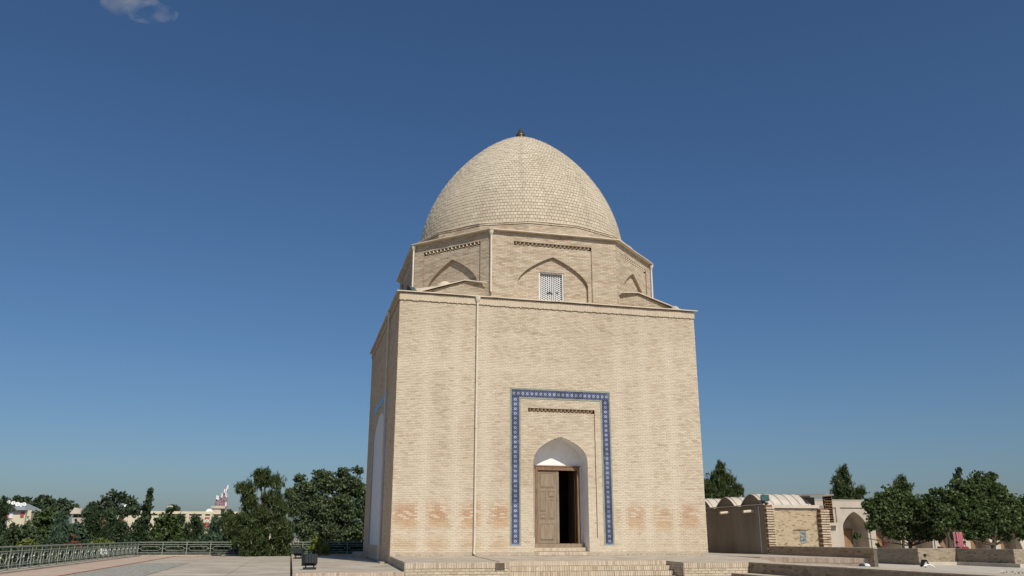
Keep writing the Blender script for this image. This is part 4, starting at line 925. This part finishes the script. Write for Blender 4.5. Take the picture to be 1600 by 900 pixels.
for lab, bl, y, mt, lf_, bs, st in (
    ('low dark conifer at the left picture edge behind the railing', [(3, 800, 14), (-6, 825, 20), (8, 840, 18), (-4, 855, 20)], 20, 'leaf_cypress', .13, 2, 'pine'),
    ('rounded dark bush right of the house with satellite dishes', [(62, 812, 16), (75, 806, 14), (88, 822, 18), (68, 835, 18), (82, 845, 16)], 22, 'leaf_mulberry', .13, 75, 'broad'),
    ('blue-green spruce between the two distant houses', [(97, 806, 5), (97, 815, 9), (95, 827, 13), (92, 840, 17), (98, 852, 18), (108, 832, 10)], 21, 'leaf_spruce', .11, 96, 'pine'),
    ('fluffy green tree behind the rust-coloured shrub', [(116, 826, 12), (125, 838, 15), (112, 848, 14), (135, 850, 12)], 23, 'leaf_spruce', .13, 120, 'broad'),
    ('dark broad conifer left of the long cream building', [(148, 810, 14), (142, 828, 18), (155, 838, 18), (140, 850, 18), (138, 800, 8)], 24, 'leaf_cypress', .13, 148, 'pine'),
    ('pointed dark conifer in front of the cream building', [(172, 805, 8), (178, 818, 12), (170, 832, 16), (185, 838, 16), (175, 850, 18), (198, 842, 14), (190, 825, 9)], 25, 'leaf_cypress', .13, 176, 'pine'),
    ('airy light-leaved tree right of the cypress', [(262, 808, 10), (252, 818, 12), (270, 822, 14), (256, 838, 18), (276, 842, 14), (245, 832, 12), (268, 796, 6)], 24, 'leaf_mulberry', .14, 260, 'broad'),
    ('dark upright tree in front of the middle of the cream building', [(282, 812, 9), (290, 826, 13), (284, 842, 16), (300, 846, 14), (308, 822, 9), (310, 838, 13), (306, 812, 6)], 26, 'leaf_cypress', .13, 292, 'pine'),
    ('small bright spruce below the antenna mast', [(336, 812, 5), (337, 820, 8), (336, 831, 12), (332, 842, 16), (322, 850, 14), (348, 845, 14)], 23, 'leaf_spruce', .11, 335, 'pine'),
    ('low tree touching the left side of the bushy pine', [(352, 806, 9), (362, 812, 12), (358, 830, 14), (366, 846, 14)], 19, 'leaf_mulberry', .12, 358, 'broad'),
    ('grey-green bushy tree at the far left behind the railing', [(22, 832, 14), (30, 842, 15), (14, 850, 14), (45, 828, 12), (50, 848, 16)], 18, 'leaf_broad', .13, 30, 'broad')):
    tree('conifer' if st == 'pine' else 'bushy_tree', lab, bl, y, mt, lf_, 1.25, bs, GZ, st, 'trees behind the terrace railing', sub=15, trunk_r=.1, flat=.95)
tree('shrub', 'rust-red leaved shrub behind the left railing', [(106, 852, 6), (116, 848, 7), (126, 854, 6), (114, 860, 6), (115, 838, 3)], 12., 'leaf_rust', .08, .45, 115, GZ, sub=6, trunk_r=.03, cat='shrub')
tree('shrub', 'yellow-green shrub right of the rust-red one behind the railing', [(150, 848, 6), (160, 845, 7), (170, 848, 6), (158, 856, 7)], 14., 'leaf_yellow', .08, .35, 160, GZ, sub=6, trunk_r=.03, cat='shrub')
tree('shrub', 'yellow-green shrub near the left picture edge behind the railing', [(40, 848, 7), (50, 845, 7), (58, 852, 6), (30, 852, 6), (55, 880, 6), (25, 880, 5)], 3., 'leaf_yellow', .075, .35, 45, GZ, sub=6, trunk_r=.03, cat='shrub')
tree('rose_bush', 'bush with a few white blossoms seen through the left railing', [(162, 862, 7), (170, 866, 5), (155, 866, 5)], 10.8, 'leaf_mulberry', .07, .7, 163, GZ, sub=6, trunk_r=.02, cat='bush')
rb = bpy.data.objects['rose_bush']; m = MB()
for k in range(16):
    c = U(158+random.random()*10, 858+random.random()*9, 1, 10.4+random.random()*.2)
    for q in range(5):
        a = q*1.256; m.poly([c, c+np.array([math.cos(a), -.3, math.sin(a)])*.045, c+np.array([math.cos(a+1.), -.3, math.sin(a+1.)])*.045])
keep(m.build('blossom', 'white_petal', kind='stuff'), rb)
# hedges and undergrowth below the railings
C_ = []; R_ = []
for k in range(260): C_.append((random.uniform(-17, -12.2), random.uniform(-9, 24), GZ+random.uniform(.1, .9))); R_.append(random.uniform(.35, .75))
for k in range(240): C_.append((random.uniform(-16, 4), random.uniform(17.2, 19.5), GZ+random.uniform(.1, 1.15))); R_.append(random.uniform(.35, .75))
for k in range(260): C_.append((random.uniform(-34, -16), random.uniform(2, 40), GZ+random.uniform(.1, 1.2))); R_.append(random.uniform(.5, 1.1))
me = leaves_mesh('undergrowth', 'leaf_cypress', C_, R_, [int(330*(r/.5)) for r in R_], .12, 1.6, out=.3); o = bpy.data.objects.new('undergrowth', me); COL.objects.link(o); o['kind'] = 'stuff'; tag(o, 'dark dense undergrowth below and behind the terrace railings', 'shrubs')
C_ = []; R_ = []
for k in range(420):
    y = random.uniform(28, 120); x = -3.65+(y+33)*random.uniform(-.52, -.03); rr_ = random.uniform(.5, 1.1)*(y/80+.5); C_.append((x, y, .7+(y+33)*random.uniform(-.012, .007)-rr_)); R_.append(rr_)
me = leaves_mesh('far_wood', 'leaf_far', C_, R_, [360]*len(C_), .3, 1.5, out=.3); o = bpy.data.objects.new('far_wood', me); COL.objects.link(o); o['kind'] = 'stuff'; tag(o, 'low dark band of tree tops between the railing and the far houses', 'trees')
# far, left
for lab, bl, y, bs in (
    ('distant round tree clump at the left picture edge', [(4, 785, 10), (-8, 795, 14), (14, 790, 8)], 95, 5),
    ('distant dark tree behind the satellite dishes', [(28, 782, 9), (42, 787, 10), (18, 790, 8), (52, 790, 9)], 100, 34),
    ('distant tallest dark tree between the two houses', [(66, 780, 8), (76, 783, 9), (60, 790, 10), (84, 793, 10), (72, 798, 12)], 90, 72),
    ('distant greyish tree left of the pitched roof house', [(96, 785, 7), (105, 790, 8), (92, 797, 10), (118, 794, 6), (104, 803, 12)], 85, 100),
    ('distant wide tree above the left end of the cream building', [(178, 772, 9), (168, 782, 12), (190, 778, 11), (152, 790, 10), (204, 784, 10), (180, 793, 16), (143, 793, 7), (212, 796, 12), (160, 802, 14), (196, 800, 12)], 130, 178),
    ('distant small dark tree behind the roof aerial of the cream building', [(270, 793, 6), (264, 797, 5), (277, 796, 5), (270, 801, 6)], 175, 270)):
    tree('distant_tree', lab, bl, y, 'leaf_far', .3, 1.3, bs, GZ, 'broad', 'distant trees on the left skyline', sub=16, trunk_r=.25, subr=.5)
# right
tree('pine_tree', 'dark pine rising behind the barrel roofs beside the mausoleum', [(1126, 735, 12), (1120, 748, 14), (1135, 750, 14), (1105, 757, 12), (1125, 765, 18), (1150, 764, 11), (1108, 775, 16), (1140, 775, 16), (1158, 768, 6), (1125, 726, 6), (1092, 770, 14)], 32., 'leaf_pine', .13, 1.2, 1122, GZ, 'pine', sub=12, trunk_r=.2, flat=.9)
tree('conifer', 'dense dark conifer standing behind the arcade roof', [(1318, 737, 9), (1308, 750, 10), (1322, 752, 12), (1312, 765, 13), (1326, 770, 13), (1345, 768, 9), (1338, 776, 11), (1304, 775, 8), (1314, 782, 12)], 52., 'leaf_pine', .2, 1.25, 1318, GZ, 'pine', sub=12, trunk_r=.2, flat=1.1)
tree('mulberry_tree', 'left-hand mulberry with a wide green crown in front of the arcade', [(1462, 788, 13), (1448, 782, 12), (1470, 805, 14), (1446, 838, 11), (1425, 838, 10), (1402, 838, 9), (1468, 838, 9), (1455, 800, 16), (1372, 785, 20), (1385, 795, 22), (1410, 785, 22), (1440, 800, 18), (1420, 800, 24), (1452, 822, 14), (1405, 826, 16), (1352, 790, 8), (1395, 770, 16), (1400, 800, 24), (1378, 812, 20), (1430, 790, 20), (1425, 815, 22), (1450, 810, 14), (1358, 822, 10), (1340, 838, 5), (1390, 828, 14), (1440, 828, 14), (1412, 758, 10), (1365, 800, 12), (1460, 826, 9)], 27., 'leaf_mulberry', .15, 1.25, 1424, GZ, sub=20, trunk_r=.16, subr=.5)
tree('conifer', 'pointed conifer top rising out of the left-hand mulberry', [(1410, 750, 7), (1403, 758, 8), (1418, 760, 8), (1410, 772, 12)], 33., 'leaf_pine', .16, 1.2, 1410, GZ, 'pine', sub=10, trunk_r=.14, flat=1.1)
tree('mulberry_tree', 'larger right-hand mulberry with a dark crown reaching the picture edge', [(1472, 832, 12), (1490, 836, 10), (1512, 834, 11), (1535, 836, 12), (1575, 838, 10), (1602, 835, 12), (1530, 752, 18), (1520, 780, 28), (1555, 800, 28), (1515, 808, 26), (1560, 820, 20), (1485, 795, 20), (1578, 820, 18), (1600, 788, 16), (1510, 765, 22), (1550, 765, 22), (1480, 775, 16), (1495, 795, 26), (1535, 795, 30), (1570, 785, 22), (1580, 805, 22), (1500, 820, 20), (1540, 822, 22), (1480, 812, 16), (1597, 800, 20), (1590, 825, 14), (1560, 833, 12), (1466, 768, 8), (1552, 745, 9), (1610, 815, 20), (1472, 790, 12)], 24., 'leaf_mulberry', .15, 1.3, 1549, GZ, sub=20, trunk_r=.2, subr=.5)
tree('mulberry_tree', 'slim mulberry between the two large ones, dark trunk beside the hanging cloths', [(1475, 800, 14), (1482, 815, 14), (1470, 820, 12), (1490, 806, 12)], 22., 'leaf_mulberry', .16, 1., 1484, GZ, sub=10, trunk_r=.15)
tree('cypress_tree', 'thin cypress tip above the larger mulberry', [(1497, 736, 4), (1496, 745, 6), (1494, 755, 9), (1497, 768, 12)], 30., 'leaf_cypress', .15, 1.3, 1496, GZ, 'cypress', sub=10, trunk_r=.14, flat=1.2)
tree('shrub', 'low dark shrub before the arcade doors', [(1371, 852, 4), (1375, 855, 4)], 34., 'leaf_mulberry', .12, 1., 1373, GZ, sub=6, trunk_r=.03, cat='shrub')
# ---------------------------------------------------------------- far buildings, left
def fbox(px0, px1, pyt, y, depth, zb=GZ):
    a = U(px0, pyt, 1, y); b = U(px1, pyt, 1, y); return a[0], b[0], (a[2]+b[2])/2
BY = 165.; lb = thing('apartment_block', 'long cream two-storey block with red window surrounds behind the trees', 'building', (-60, BY, GZ))
a = U(157, 798, 1, BY); b = U(352, 800, 1, BY); bx0, bx1, bt = a[0], b[0], a[2]
def FB(t, m, name, mat, **k): return keep(m.build(name, mat, **k), t)
m = MB(); m.box(bx0, BY, GZ, bx1+12, BY+14, bt-.9); FB(lb, m, 'wall', 'ochre_plaster')
m = MB(); m.box(bx0-.2, BY-.25, bt-.55, bx1+12.2, BY+14.2, bt); FB(lb, m, 'roof_band', 'ochre_plaster')
m = MB(); m.box(bx0+.1, BY+.05, bt-.9, bx1+11.9, BY+13.9, bt-.55); FB(lb, m, 'vent_gap', 'joint')
px = lambda x: U(x, 815, 1, BY)[0]
for x in (196, 226, 248, 292, 317, 330): 
    m = MB(); m.box(px(x)-.35, BY-.2, GZ, px(x)+.35, BY, bt-.55); FB(lb, m, 'pilaster', 'ochre_plaster')
for (xa, xb, ya, yb) in ((157, 162, 804, 820), (188, 195, 806, 820), (258, 264, 805, 822), (288, 295, 807, 822), (320, 327, 808, 811), (319, 328, 816, 824)):
    A = U(xa, ya, 1, BY); B = U(xb, yb, 1, BY); m = MB(); m.box(A[0], BY-.12, B[2], B[0], BY, A[2]); FB(lb, m, 'window_surround', 'brick_red_paint')
for (xa, xb, ya, yb) in ((190, 193, 808, 813), (296, 304, 811, 816), (309, 313, 811, 816), (322, 325, 811, 816), (240, 246, 811, 816), (172, 180, 808, 814)):
    A = U(xa, ya, 1, BY); B = U(xb, yb, 1, BY); m = MB(); m.box(A[0], BY-.1, B[2], B[0], BY-.02, A[2]); wn_ = FB(lb, m, 'window', 'white_paint')
    m = MB(); m.box(A[0]+.12, BY-.13, B[2]+.12, (A[0]+B[0])/2-.05, BY-.1, A[2]-.12); m.box((A[0]+B[0])/2+.05, BY-.13, B[2]+.12, B[0]-.12, BY-.1, A[2]-.12); FB(lb, m, 'pane', 'dark_glass')
A = U(334, 791, 1, BY+4); B = U(350, 799, 1, BY+4)
m = MB(); m.box(A[0], BY+2, bt, B[0], BY+6, A[2]-.5); m.box(A[0]-.3, BY+1.7, A[2]-.5, B[0]+.3, BY+6.3, A[2]); FB(lb, m, 'roof_tank_house', 'pale_plaster')
def dish(label, px_, py_, y, r, face=(0, -1, .5), h=1.0):
    c = U(px_, py_, 1, y); t = thing('satellite_dish', label, 'satellite dish', tuple(c-np.array([0, 0, h])), 0, 'rooftop satellite dishes'); m = MB()
    f = Vector(face).normalized(); q = f.to_track_quat('Z', 'Y'); n = 14; rings = []
    for rr_, dz in ((0.02, 0), (r*.5, r*.07), (r, r*.25)):
        rings.append([len(m.v)+j for j in range(n)])
        for j in range(n): v = q @ Vector((rr_*math.cos(6.2832*j/n), rr_*math.sin(6.2832*j/n), dz)); m.v.append(tuple(Vector(c)+v))
    for k in range(2):
        for j in range(n): m.f.append((rings[k][j], rings[k][(j+1) % n], rings[k+1][(j+1) % n], rings[k+1][j])); m.c.append(None); m.mi.append(0)
    keep(m.build('reflector', 'white_paint', smooth=True), t)
    m = MB(); m.tube([c-np.array([0, 0, h]), c], r*.06+.02, 6); m.tube([c, np.array(Vector(c)+f*r*.8)], r*.04+.01, 5); keep(m.build('mount', 'roof_grey'), t)
dish('satellite dish at the left part of the cream block roof', 201, 794, BY+1, 1.1); dish('satellite dish beside the roof aerial of the cream block', 266, 796, BY+1, .8, (.3, -1, .4)); dish('small satellite dish near the roof tank house', 327, 800, BY+1, .7)
m = MB(); c = U(260, 800, 1, BY+2); m.tube([c, c+np.array([0, 0, 2.6])], .06, 6); m.tube([c+np.array([-.7, 0, 1.9]), c+np.array([.7, 0, 1.9])], .04, 5); m.tube([c+np.array([-.45, 0, 2.3]), c+np.array([.45, 0, 2.3])], .04, 5)
tag(m.build('aerial', 'roof_grey'), 'thin television aerial on the cream block roof', 'aerial')
# antenna mast
mt_ = thing('antenna_mast', 'red and white lattice antenna mast rising from the roof of the cream block', 'antenna mast', tuple(U(351, 795, 1, BY+4)))
def lattice(px_, pyb, pyt, w, secs, y=BY+4, name='tower'):
    B = U(px_, pyb, 1, y); T = U(px_+2, pyt, 1, y); m = MB(); hts = np.linspace(0, 1, secs+1)
    cor = [(-w, -w), (w, -w), (w, w), (-w, w)]
    P = lambda f, k: B*(1-f)+T*f+np.array([cor[k % 4][0]*(1-.5*f), cor[k % 4][1]*(1-.5*f), 0])
    for k in range(4): m.tube([P(0, k), P(1, k)], .06, 4)
    for a, b in zip(hts[:-1], hts[1:]):
        for k in range(4): m.tube([P(a, k), P(b, k+1)], .04, 4); m.tube([P(b, k), P(b, k+1)], .04, 4)
    keep(m.build(name, 'mast_paint'), mt_); return P
lattice(351, 797, 762, .55, 7); lattice(340, 792, 777, .7, 3, name='side_frame'); lattice(346, 792, 779, .5, 3, name='side_frame')
for (ax_, ay_) in ((339, 777), (341, 778), (347, 774), (351, 767), (354, 765), (356, 761), (353, 772), (353, 788), (354, 774)):
    c = U(ax_, ay_, 1, BY+3.2); m = MB(); m.box(c[0]-.13, c[1]-.1, c[2]-.42, c[0]+.13, c[1]+.1, c[2]+.42); keep(m.build('antenna_panel', 'white_paint'), mt_)
# house with dishes
HY = 75.; hs_ = thing('house', 'cream house with a grey metal roof carrying five satellite dishes', 'house', (-50, HY, GZ))
def H_(x, y): return U(x, y, 1, HY)
A, B = H_(14, 797), H_(41, 797); m = MB(); m.box(A[0], HY, GZ, B[0], HY+8, A[2]); FB(hs_, m, 'wall', 'ochre_plaster')
C1 = H_(41, 797); C2 = H_(48, 797); m = MB(); m.box(C1[0]+.02, HY+.5, GZ, C2[0], HY+7, C1[2]); FB(hs_, m, 'side_wing', 'ochre_plaster')
t_ = H_(20, 785)[2]; z_ = A[2]; x0, x1 = H_(8, 797)[0], H_(42, 797)[0]; m = MB()
m.v = [(x0, HY-.5, z_), (x1, HY-.5, z_), (x1, HY+8.5, z_), (x0, HY+8.5, z_), (x0+.8, HY+3.2, t_), (x1-1.2, HY+3.2, t_), (x1-1.2, HY+5, t_), (x0+.8, HY+5, t_)]
m.f = [(3, 2, 1, 0), (4, 5, 6, 7), (0, 1, 5, 4), (1, 2, 6, 5), (2, 3, 7, 6), (3, 0, 4, 7)]; m.c = [None]*6; m.mi = [0]*6; FB(hs_, m, 'roof', 'roof_grey')
for (xa, xb, ya, yb, mt) in ((15, 20, 799, 810, 'white_paint'), (33, 37, 800, 808, 'brick_red_paint'), (8, 13, 801, 812, 'brick_red_paint')):
    A = H_(xa, ya); B = H_(xb, yb); m = MB(); m.box(A[0], HY-.1, B[2], B[0], HY-.01, A[2]); FB(hs_, m, 'window', mt)
for k, (x, y, w_) in enumerate(((14, 785, 'leftmost'), (21, 786, 'second from left'), (27.5, 788, 'middle, largest'), (33, 789, 'fourth from left'), (37.5, 788, 'rightmost, edge-on'))):
    dish('satellite dish on the grey roofed house, '+w_, x, y, HY+1.5, .23*(1.15 if k == 2 else 1), (-.3+.25*k, -1, .4), .5)
# house with pitched roof
HY2 = 70.; h2 = thing('house', 'white house with a pale pitched roof between the trees', 'house', (-40, HY2, GZ))
G = lambda x, y: U(x, y, 1, HY2)
A, B = G(114, 803), G(134, 803); m = MB(); m.box(A[0], HY2, GZ, B[0], HY2+6, A[2]); FB(h2, m, 'wall', 'pale_plaster')
p = [G(110, 803), G(136, 803), G(118, 793)]; m = MB()
f3 = [(p[0][0], HY2-.4, p[0][2]), (p[1][0], HY2-.4, p[1][2]), (p[2][0], HY2-.4, p[2][2])]; b3 = [(v[0], HY2+6, v[2]) for v in f3]; i = 0; m.v = f3+b3; m.f = [(0, 1, 2), (5, 4, 3), (0, 2, 5, 3), (2, 1, 4, 5), (1, 0, 3, 4)]; m.c = [None]*5; m.mi = [0]*5; FB(h2, m, 'roof', 'roof_metal')
for (xa, xb) in ((116, 121), (124, 128), (129, 132)):
    A = G(xa, 804); B = G(xb, 808); m = MB(); m.box(A[0], HY2-.06, B[2], B[0], HY2-.01, A[2]); FB(h2, m, 'window', 'dark_glass')
# ---------------------------------------------------------------- people and small things
def skin(name, mat, joints, edges, parent, root=0):
    me = bpy.data.meshes.new(name); me.from_pydata([j[0] for j in joints], edges, []); o = bpy.data.objects.new(name, me); COL.objects.link(o); o.parent = parent
    md = o.modifiers.new('skin', 'SKIN'); me.skin_vertices[0].data
    for i, j in enumerate(joints): me.skin_vertices[0].data[i].radius = (j[1], j[1]*(j[2] if len(j) > 2 else 1)); me.skin_vertices[0].data[i].use_root = (i == root)
    sb = o.modifiers.new('sub', 'SUBSURF'); sb.levels = 1; sb.render_levels = 2; me.materials.append(MAT[mat]); return o
def seated(label, loc, rz, top, legs, hair='dark_hair', legmat2=None, bend=0., head_down=0., group=None):
    """person sitting on the ground, knees bent; +Y local is the facing direction"""
    t = thing('person', label, 'person', loc, rz, group); b = bend
    J = [((0, 0, .12), .14, .8), ((0, .03+b*.3, .36), .14, .75), ((0, .05+b*.7, .56), .15, .65), ((0, .06+b, .66), .055), ((0, .08+b*1.05, .74), .05),
         ((.17, .05+b*.7, .56), .06), ((.25, .16+b*.5, .34), .048), ((.20, .38+b*.3, .30), .036), ((-.17, .05+b*.7, .56), .06), ((-.25, .16+b*.5, .34), .048), ((-.20, .38+b*.3, .30), .036)]
    skin('torso', top, J[:3]+J[5:], [(0, 1), (1, 2), (2, 3), (3, 4), (4, 5), (2, 6), (6, 7), (7, 8)], t)
    for s_, mt in ((1, legmat2 or legs), (-1, legs)):
        K = [((s_*.09, 0, .10), .09), ((s_*.17, .40, .36 ), .065), ((s_*.15, .52, .05), .045), ((s_*.15, .66, .035), .035)]
        if legmat2 and s_ > 0: K = [((s_*.09, 0, .12), .09), ((s_*.20, .45, .26), .075), ((s_*.30, .85, .07), .05), ((s_*.31, .98, .05), .04)]
        skin('leg', mt, K, [(0, 1), (1, 2), (2, 3)], t)
    hd = skin('head', 'skin', [((0, .08+b, .70), .045), ((0, .09+b*1.1, .80), .085, 1.1), ((0, .10+b*1.1, .90), .082, 1.1)], [(0, 1), (1, 2)], t)
    m = MB(); m.lathe([(.0, .115), (.07, .095), (.105, .03), (.10, -.05), (.06, -.09)], (0, .07+b*1.1, .90), 12); m.build('hair', hair, t, smooth=True)
    for s_ in (1, -1):
        for q in range(5): 
            m = MB(); p0 = np.array([s_*.20, .38+b*.3, .30]); dq = np.array([-s_*.02+(q-2)*.013, .085-.008*abs(q-2), -.02]); m.tube([p0, p0+dq*.6, p0+dq+np.array([0, 0, -.02])], [.011, .009, .006], 5); m.build('finger', 'skin', t)
    return t
c = U(1441, 887.5, 2, GZ+.1)
seated('person in black sitting hunched on the sunken court with one pale leg stretched out', (float(c[0]), float(c[1]), GZ+.10), math.radians(-75), 'black_cloth', 'black_cloth', legmat2='white_paint', bend=.36).scale = (.8, .8, .74)
def low_bench(x, y, z, label, w=1.6):
    t = thing('bench', label, 'bench', (x, y, z)); m = MB()
    for k in range(4): q = MB(); q.box(-w/2, -.22+k*.115, .40, w/2, -.22+k*.115+.095, .44); q.build('slat', 'brown_wood', t)
    for s_ in (-1, 1): q = MB(); q.box(s_*w*.4-.03, -.2, 0, s_*w*.4+.03, .2, .40); q.build('leg', 'black_metal', t)
    return t
def onspot(px_, y): c = U(px_, 845, 1, y); return float(c[0])
low_bench(onspot(1506, 22.5), 22.5, GZ+.03, 'low slatted bench behind the parapet, under the hanging striped cloths'); low_bench(onspot(1466, 24), 24., GZ+.03, 'low slatted bench between the two mulberry trees')
seated('person in a bright red top sitting right of the striped cloths', (onspot(1505, 22.5), 22.4, GZ+.47), math.radians(150), 'red_cloth', 'black_cloth')
seated('person in dark clothes sitting left of the one in red', (onspot(1495, 22.5), 22.6, GZ+.47), math.radians(200), 'black_cloth', 'grey_cloth')
seated('person in black with pale sleeves sitting between the mulberry trunks', (onspot(1466, 24), 23.9, GZ+.47), math.radians(160), 'grey_cloth', 'black_cloth')
def standing(label, loc, rz, top, legs):
    t = thing('person', label, 'person', loc, rz)
    skin('torso', top, [((0, 0, .92), .15, .75), ((0, 0, 1.15), .13, .75), ((0, 0, 1.38), .16, .6), ((.20, 0, 1.40), .06), ((.26, .02, 1.12), .048), ((.25, .10, .88), .035), ((-.20, 0, 1.40), .06), ((-.26, .02, 1.12), .048), ((-.25, .10, .88), .035)], [(0, 1), (1, 2), (2, 3), (3, 4), (4, 5), (2, 6), (6, 7), (7, 8)], t)
    for s_ in (1, -1): skin('leg', legs, [((s_*.09, 0, .92), .095), ((s_*.10, .01, .48), .065), ((s_*.11, -.01, .08), .045), ((s_*.12, .14, .04), .036)], [(0, 1), (1, 2), (2, 3)], t)
    skin('head', 'skin', [((0, 0, 1.47), .048), ((0, .02, 1.57), .085, 1.1), ((0, .02, 1.66), .08, 1.1)], [(0, 1), (1, 2)], t)
    m = MB(); m.lathe([(.0, .115), (.07, .095), (.105, .03), (.10, -.07), (.07, -.14)], (0, -.01, 1.66), 12); m.build('hair', 'dark_hair', t, smooth=True)
    for s_ in (1, -1):
        for q in range(5): m = MB(); p0 = np.array([s_*.25, .10, .88]); dq = np.array([(q-2)*.012, .02+(q-2)*.006, -.09+.008*abs(q-2)]); m.tube([p0, p0+dq*.6, p0+dq], [.011, .009, .006], 5); m.build('finger', 'skin', t)
standing('person in a long maroon outfit standing before an arcade door', (onspot(1381, 37), 37., GZ+.03), math.radians(190), 'maroon_cloth', 'maroon_cloth')
# striped cloths hanging from a rack
cr = thing('cloth_rack', 'dark metal rack holding striped cloths under the right mulberry', 'rack', (onspot(1495, 23), 23., GZ+.03)); m = MB()
m.tube([(-.35, 0, 0), (-.35, 0, 2.15)], .02, 6); m.tube([(.55, 0, 0), (.55, 0, 2.15)], .02, 6); m.build('post', 'black_metal', cr)
m = MB(); m.tube([(-.35, 0, 2.1), (.55, 0, 2.1)], .018, 6); m.build('rail', 'black_metal', cr)
for k, (dx, w_, lab) in enumerate(((-.28, .22, 'narrow striped cloth hanging at the left of the rack'), (.0, .24, 'pale pink striped cloth hanging in the middle of the rack'), (.27, .27, 'bright pink and blue striped cloth hanging at the right of the rack'))):
    m = MB(); n = 8
    for i in range(n):
        for s_ in range(6):
            xa, xb = dx+w_*i/n, dx+w_*(i+1)/n; za, zb = 2.1-s_*.19, 2.1-(s_+1)*.19; f = lambda x, z: .03*math.sin(x*38+z*2)-.03
            m.poly([(xa, f(xa, zb), zb), (xb, f(xb, zb), zb), (xb, f(xb, za), za), (xa, f(xa, za), za)])
    o = m.build('hanging_cloth', 'striped_cloth', smooth=True); o.location = cr.location; tag(o, lab, 'cloth', 'striped cloths on the rack')
m = MB(); c = U(1343, 880.3, 2, -.5)
for k, (px_, sz, mt, lab) in enumerate(((1342.5, .12, 'black_metal', 'dark stone at the right end of the brick terrace edge'), (1349.5, .13, 'white_paint', 'white stone at the right end of the brick terrace edge'))):
    c = U(px_, 882, 1, -6.35); m = MB(); m.lathe([(0, 0), (sz*.7, .01), (sz, sz*.4), (sz*.7, sz*.9), (0, sz*1.1)], (0, 0, 0), 7); o = m.build('stone', mt, smooth=False); o.location = (float(c[0]), -6.5, GZ+.03+.0); o.location.z = -.31; tag(o, lab, 'stone')
m = MB(); m.prism([(15.4, -6.75), (16.3, -6.75), (16.3, -6.3), (15.4, -6.3)], GZ, -.31); m.build('plinth_slab', 'paving', kind='structure')
m = MB()
for k in range(260):
    t_ = random.random(); x, y = (random.uniform(0, 13), -.03-random.random()*.05) if t_ < .45 else ((random.uniform(-11, -3.7), 15.2+random.random()*.5) if t_ < .75 else (-.1-random.random()*.1, random.uniform(.5, 12)))
    z = 0. if t_ < .45 else TZ; hh = random.uniform(.02, .07)
    for q in range(3): a = random.random()*6.28; m.poly([(x, y, z), (x+.012*math.cos(a+1), y+.012*math.sin(a+1), z), (x+hh*.5*math.cos(a), y+hh*.5*math.sin(a), z+hh)])
w_ = m.build('weeds', 'leaf_dry', kind='stuff')
# ---------------------------------------------------------------- small cloud, a real thin volume far away
def cloud():
    me = bpy.data.meshes.new('cloud'); import bmesh
    bm = bmesh.new(); dist = 2600.
    for (px_, py_, rx, ry) in ((205, 8, 46, 17), (235, 20, 42, 15)):
        d = FW*FPX+(px_-800)*RI-(py_-450)*UP; d /= np.linalg.norm(d); c = CAM+d*dist; k = dist/FPX*.9
        mat = Matrix(((RI[0]*rx*k, FW[0]*60, UP[0]*ry*k, c[0]), (RI[1]*rx*k, FW[1]*60, UP[1]*ry*k, c[1]), (RI[2]*rx*k, FW[2]*60, UP[2]*ry*k, c[2]), (0, 0, 0, 1)))
        bmesh.ops.create_icosphere(bm, subdivisions=3, radius=1., matrix=mat)
    bm.to_mesh(me); bm.free(); m = bpy.data.materials.new('cloud'); m.use_nodes = True; n, l = nodes(m); n.remove(n['Principled BSDF'])
    pv = n.new('ShaderNodeVolumePrincipled'); pv.inputs['Color'].default_value = (1, 1, 1, 1); pv.inputs['Anisotropy'].default_value = .3
    g = n.new('ShaderNodeNewGeometry'); t = n.new('ShaderNodeTexNoise'); t.inputs['Scale'].default_value = .014; t.inputs['Detail'].default_value = 5; t.inputs['Distortion'].default_value = .6
    l.new(g.outputs['Position'], t.inputs[0]); mr = n.new('ShaderNodeMapRange'); mr.inputs[1].default_value = .5; mr.inputs[2].default_value = .72; mr.inputs[3].default_value = 0; mr.inputs[4].default_value = .02
    l.new(t.outputs[0], mr.inputs[0]); l.new(mr.outputs[0], pv.inputs['Density']); l.new(pv.outputs[0], n['Material Output'].inputs['Volume'])
    me.materials.append(m); o = bpy.data.objects.new('cloud', me); COL.objects.link(o); o['kind'] = 'stuff'; tag(o, 'small wispy white cloud at the top left of the sky', 'cloud')
cloud()
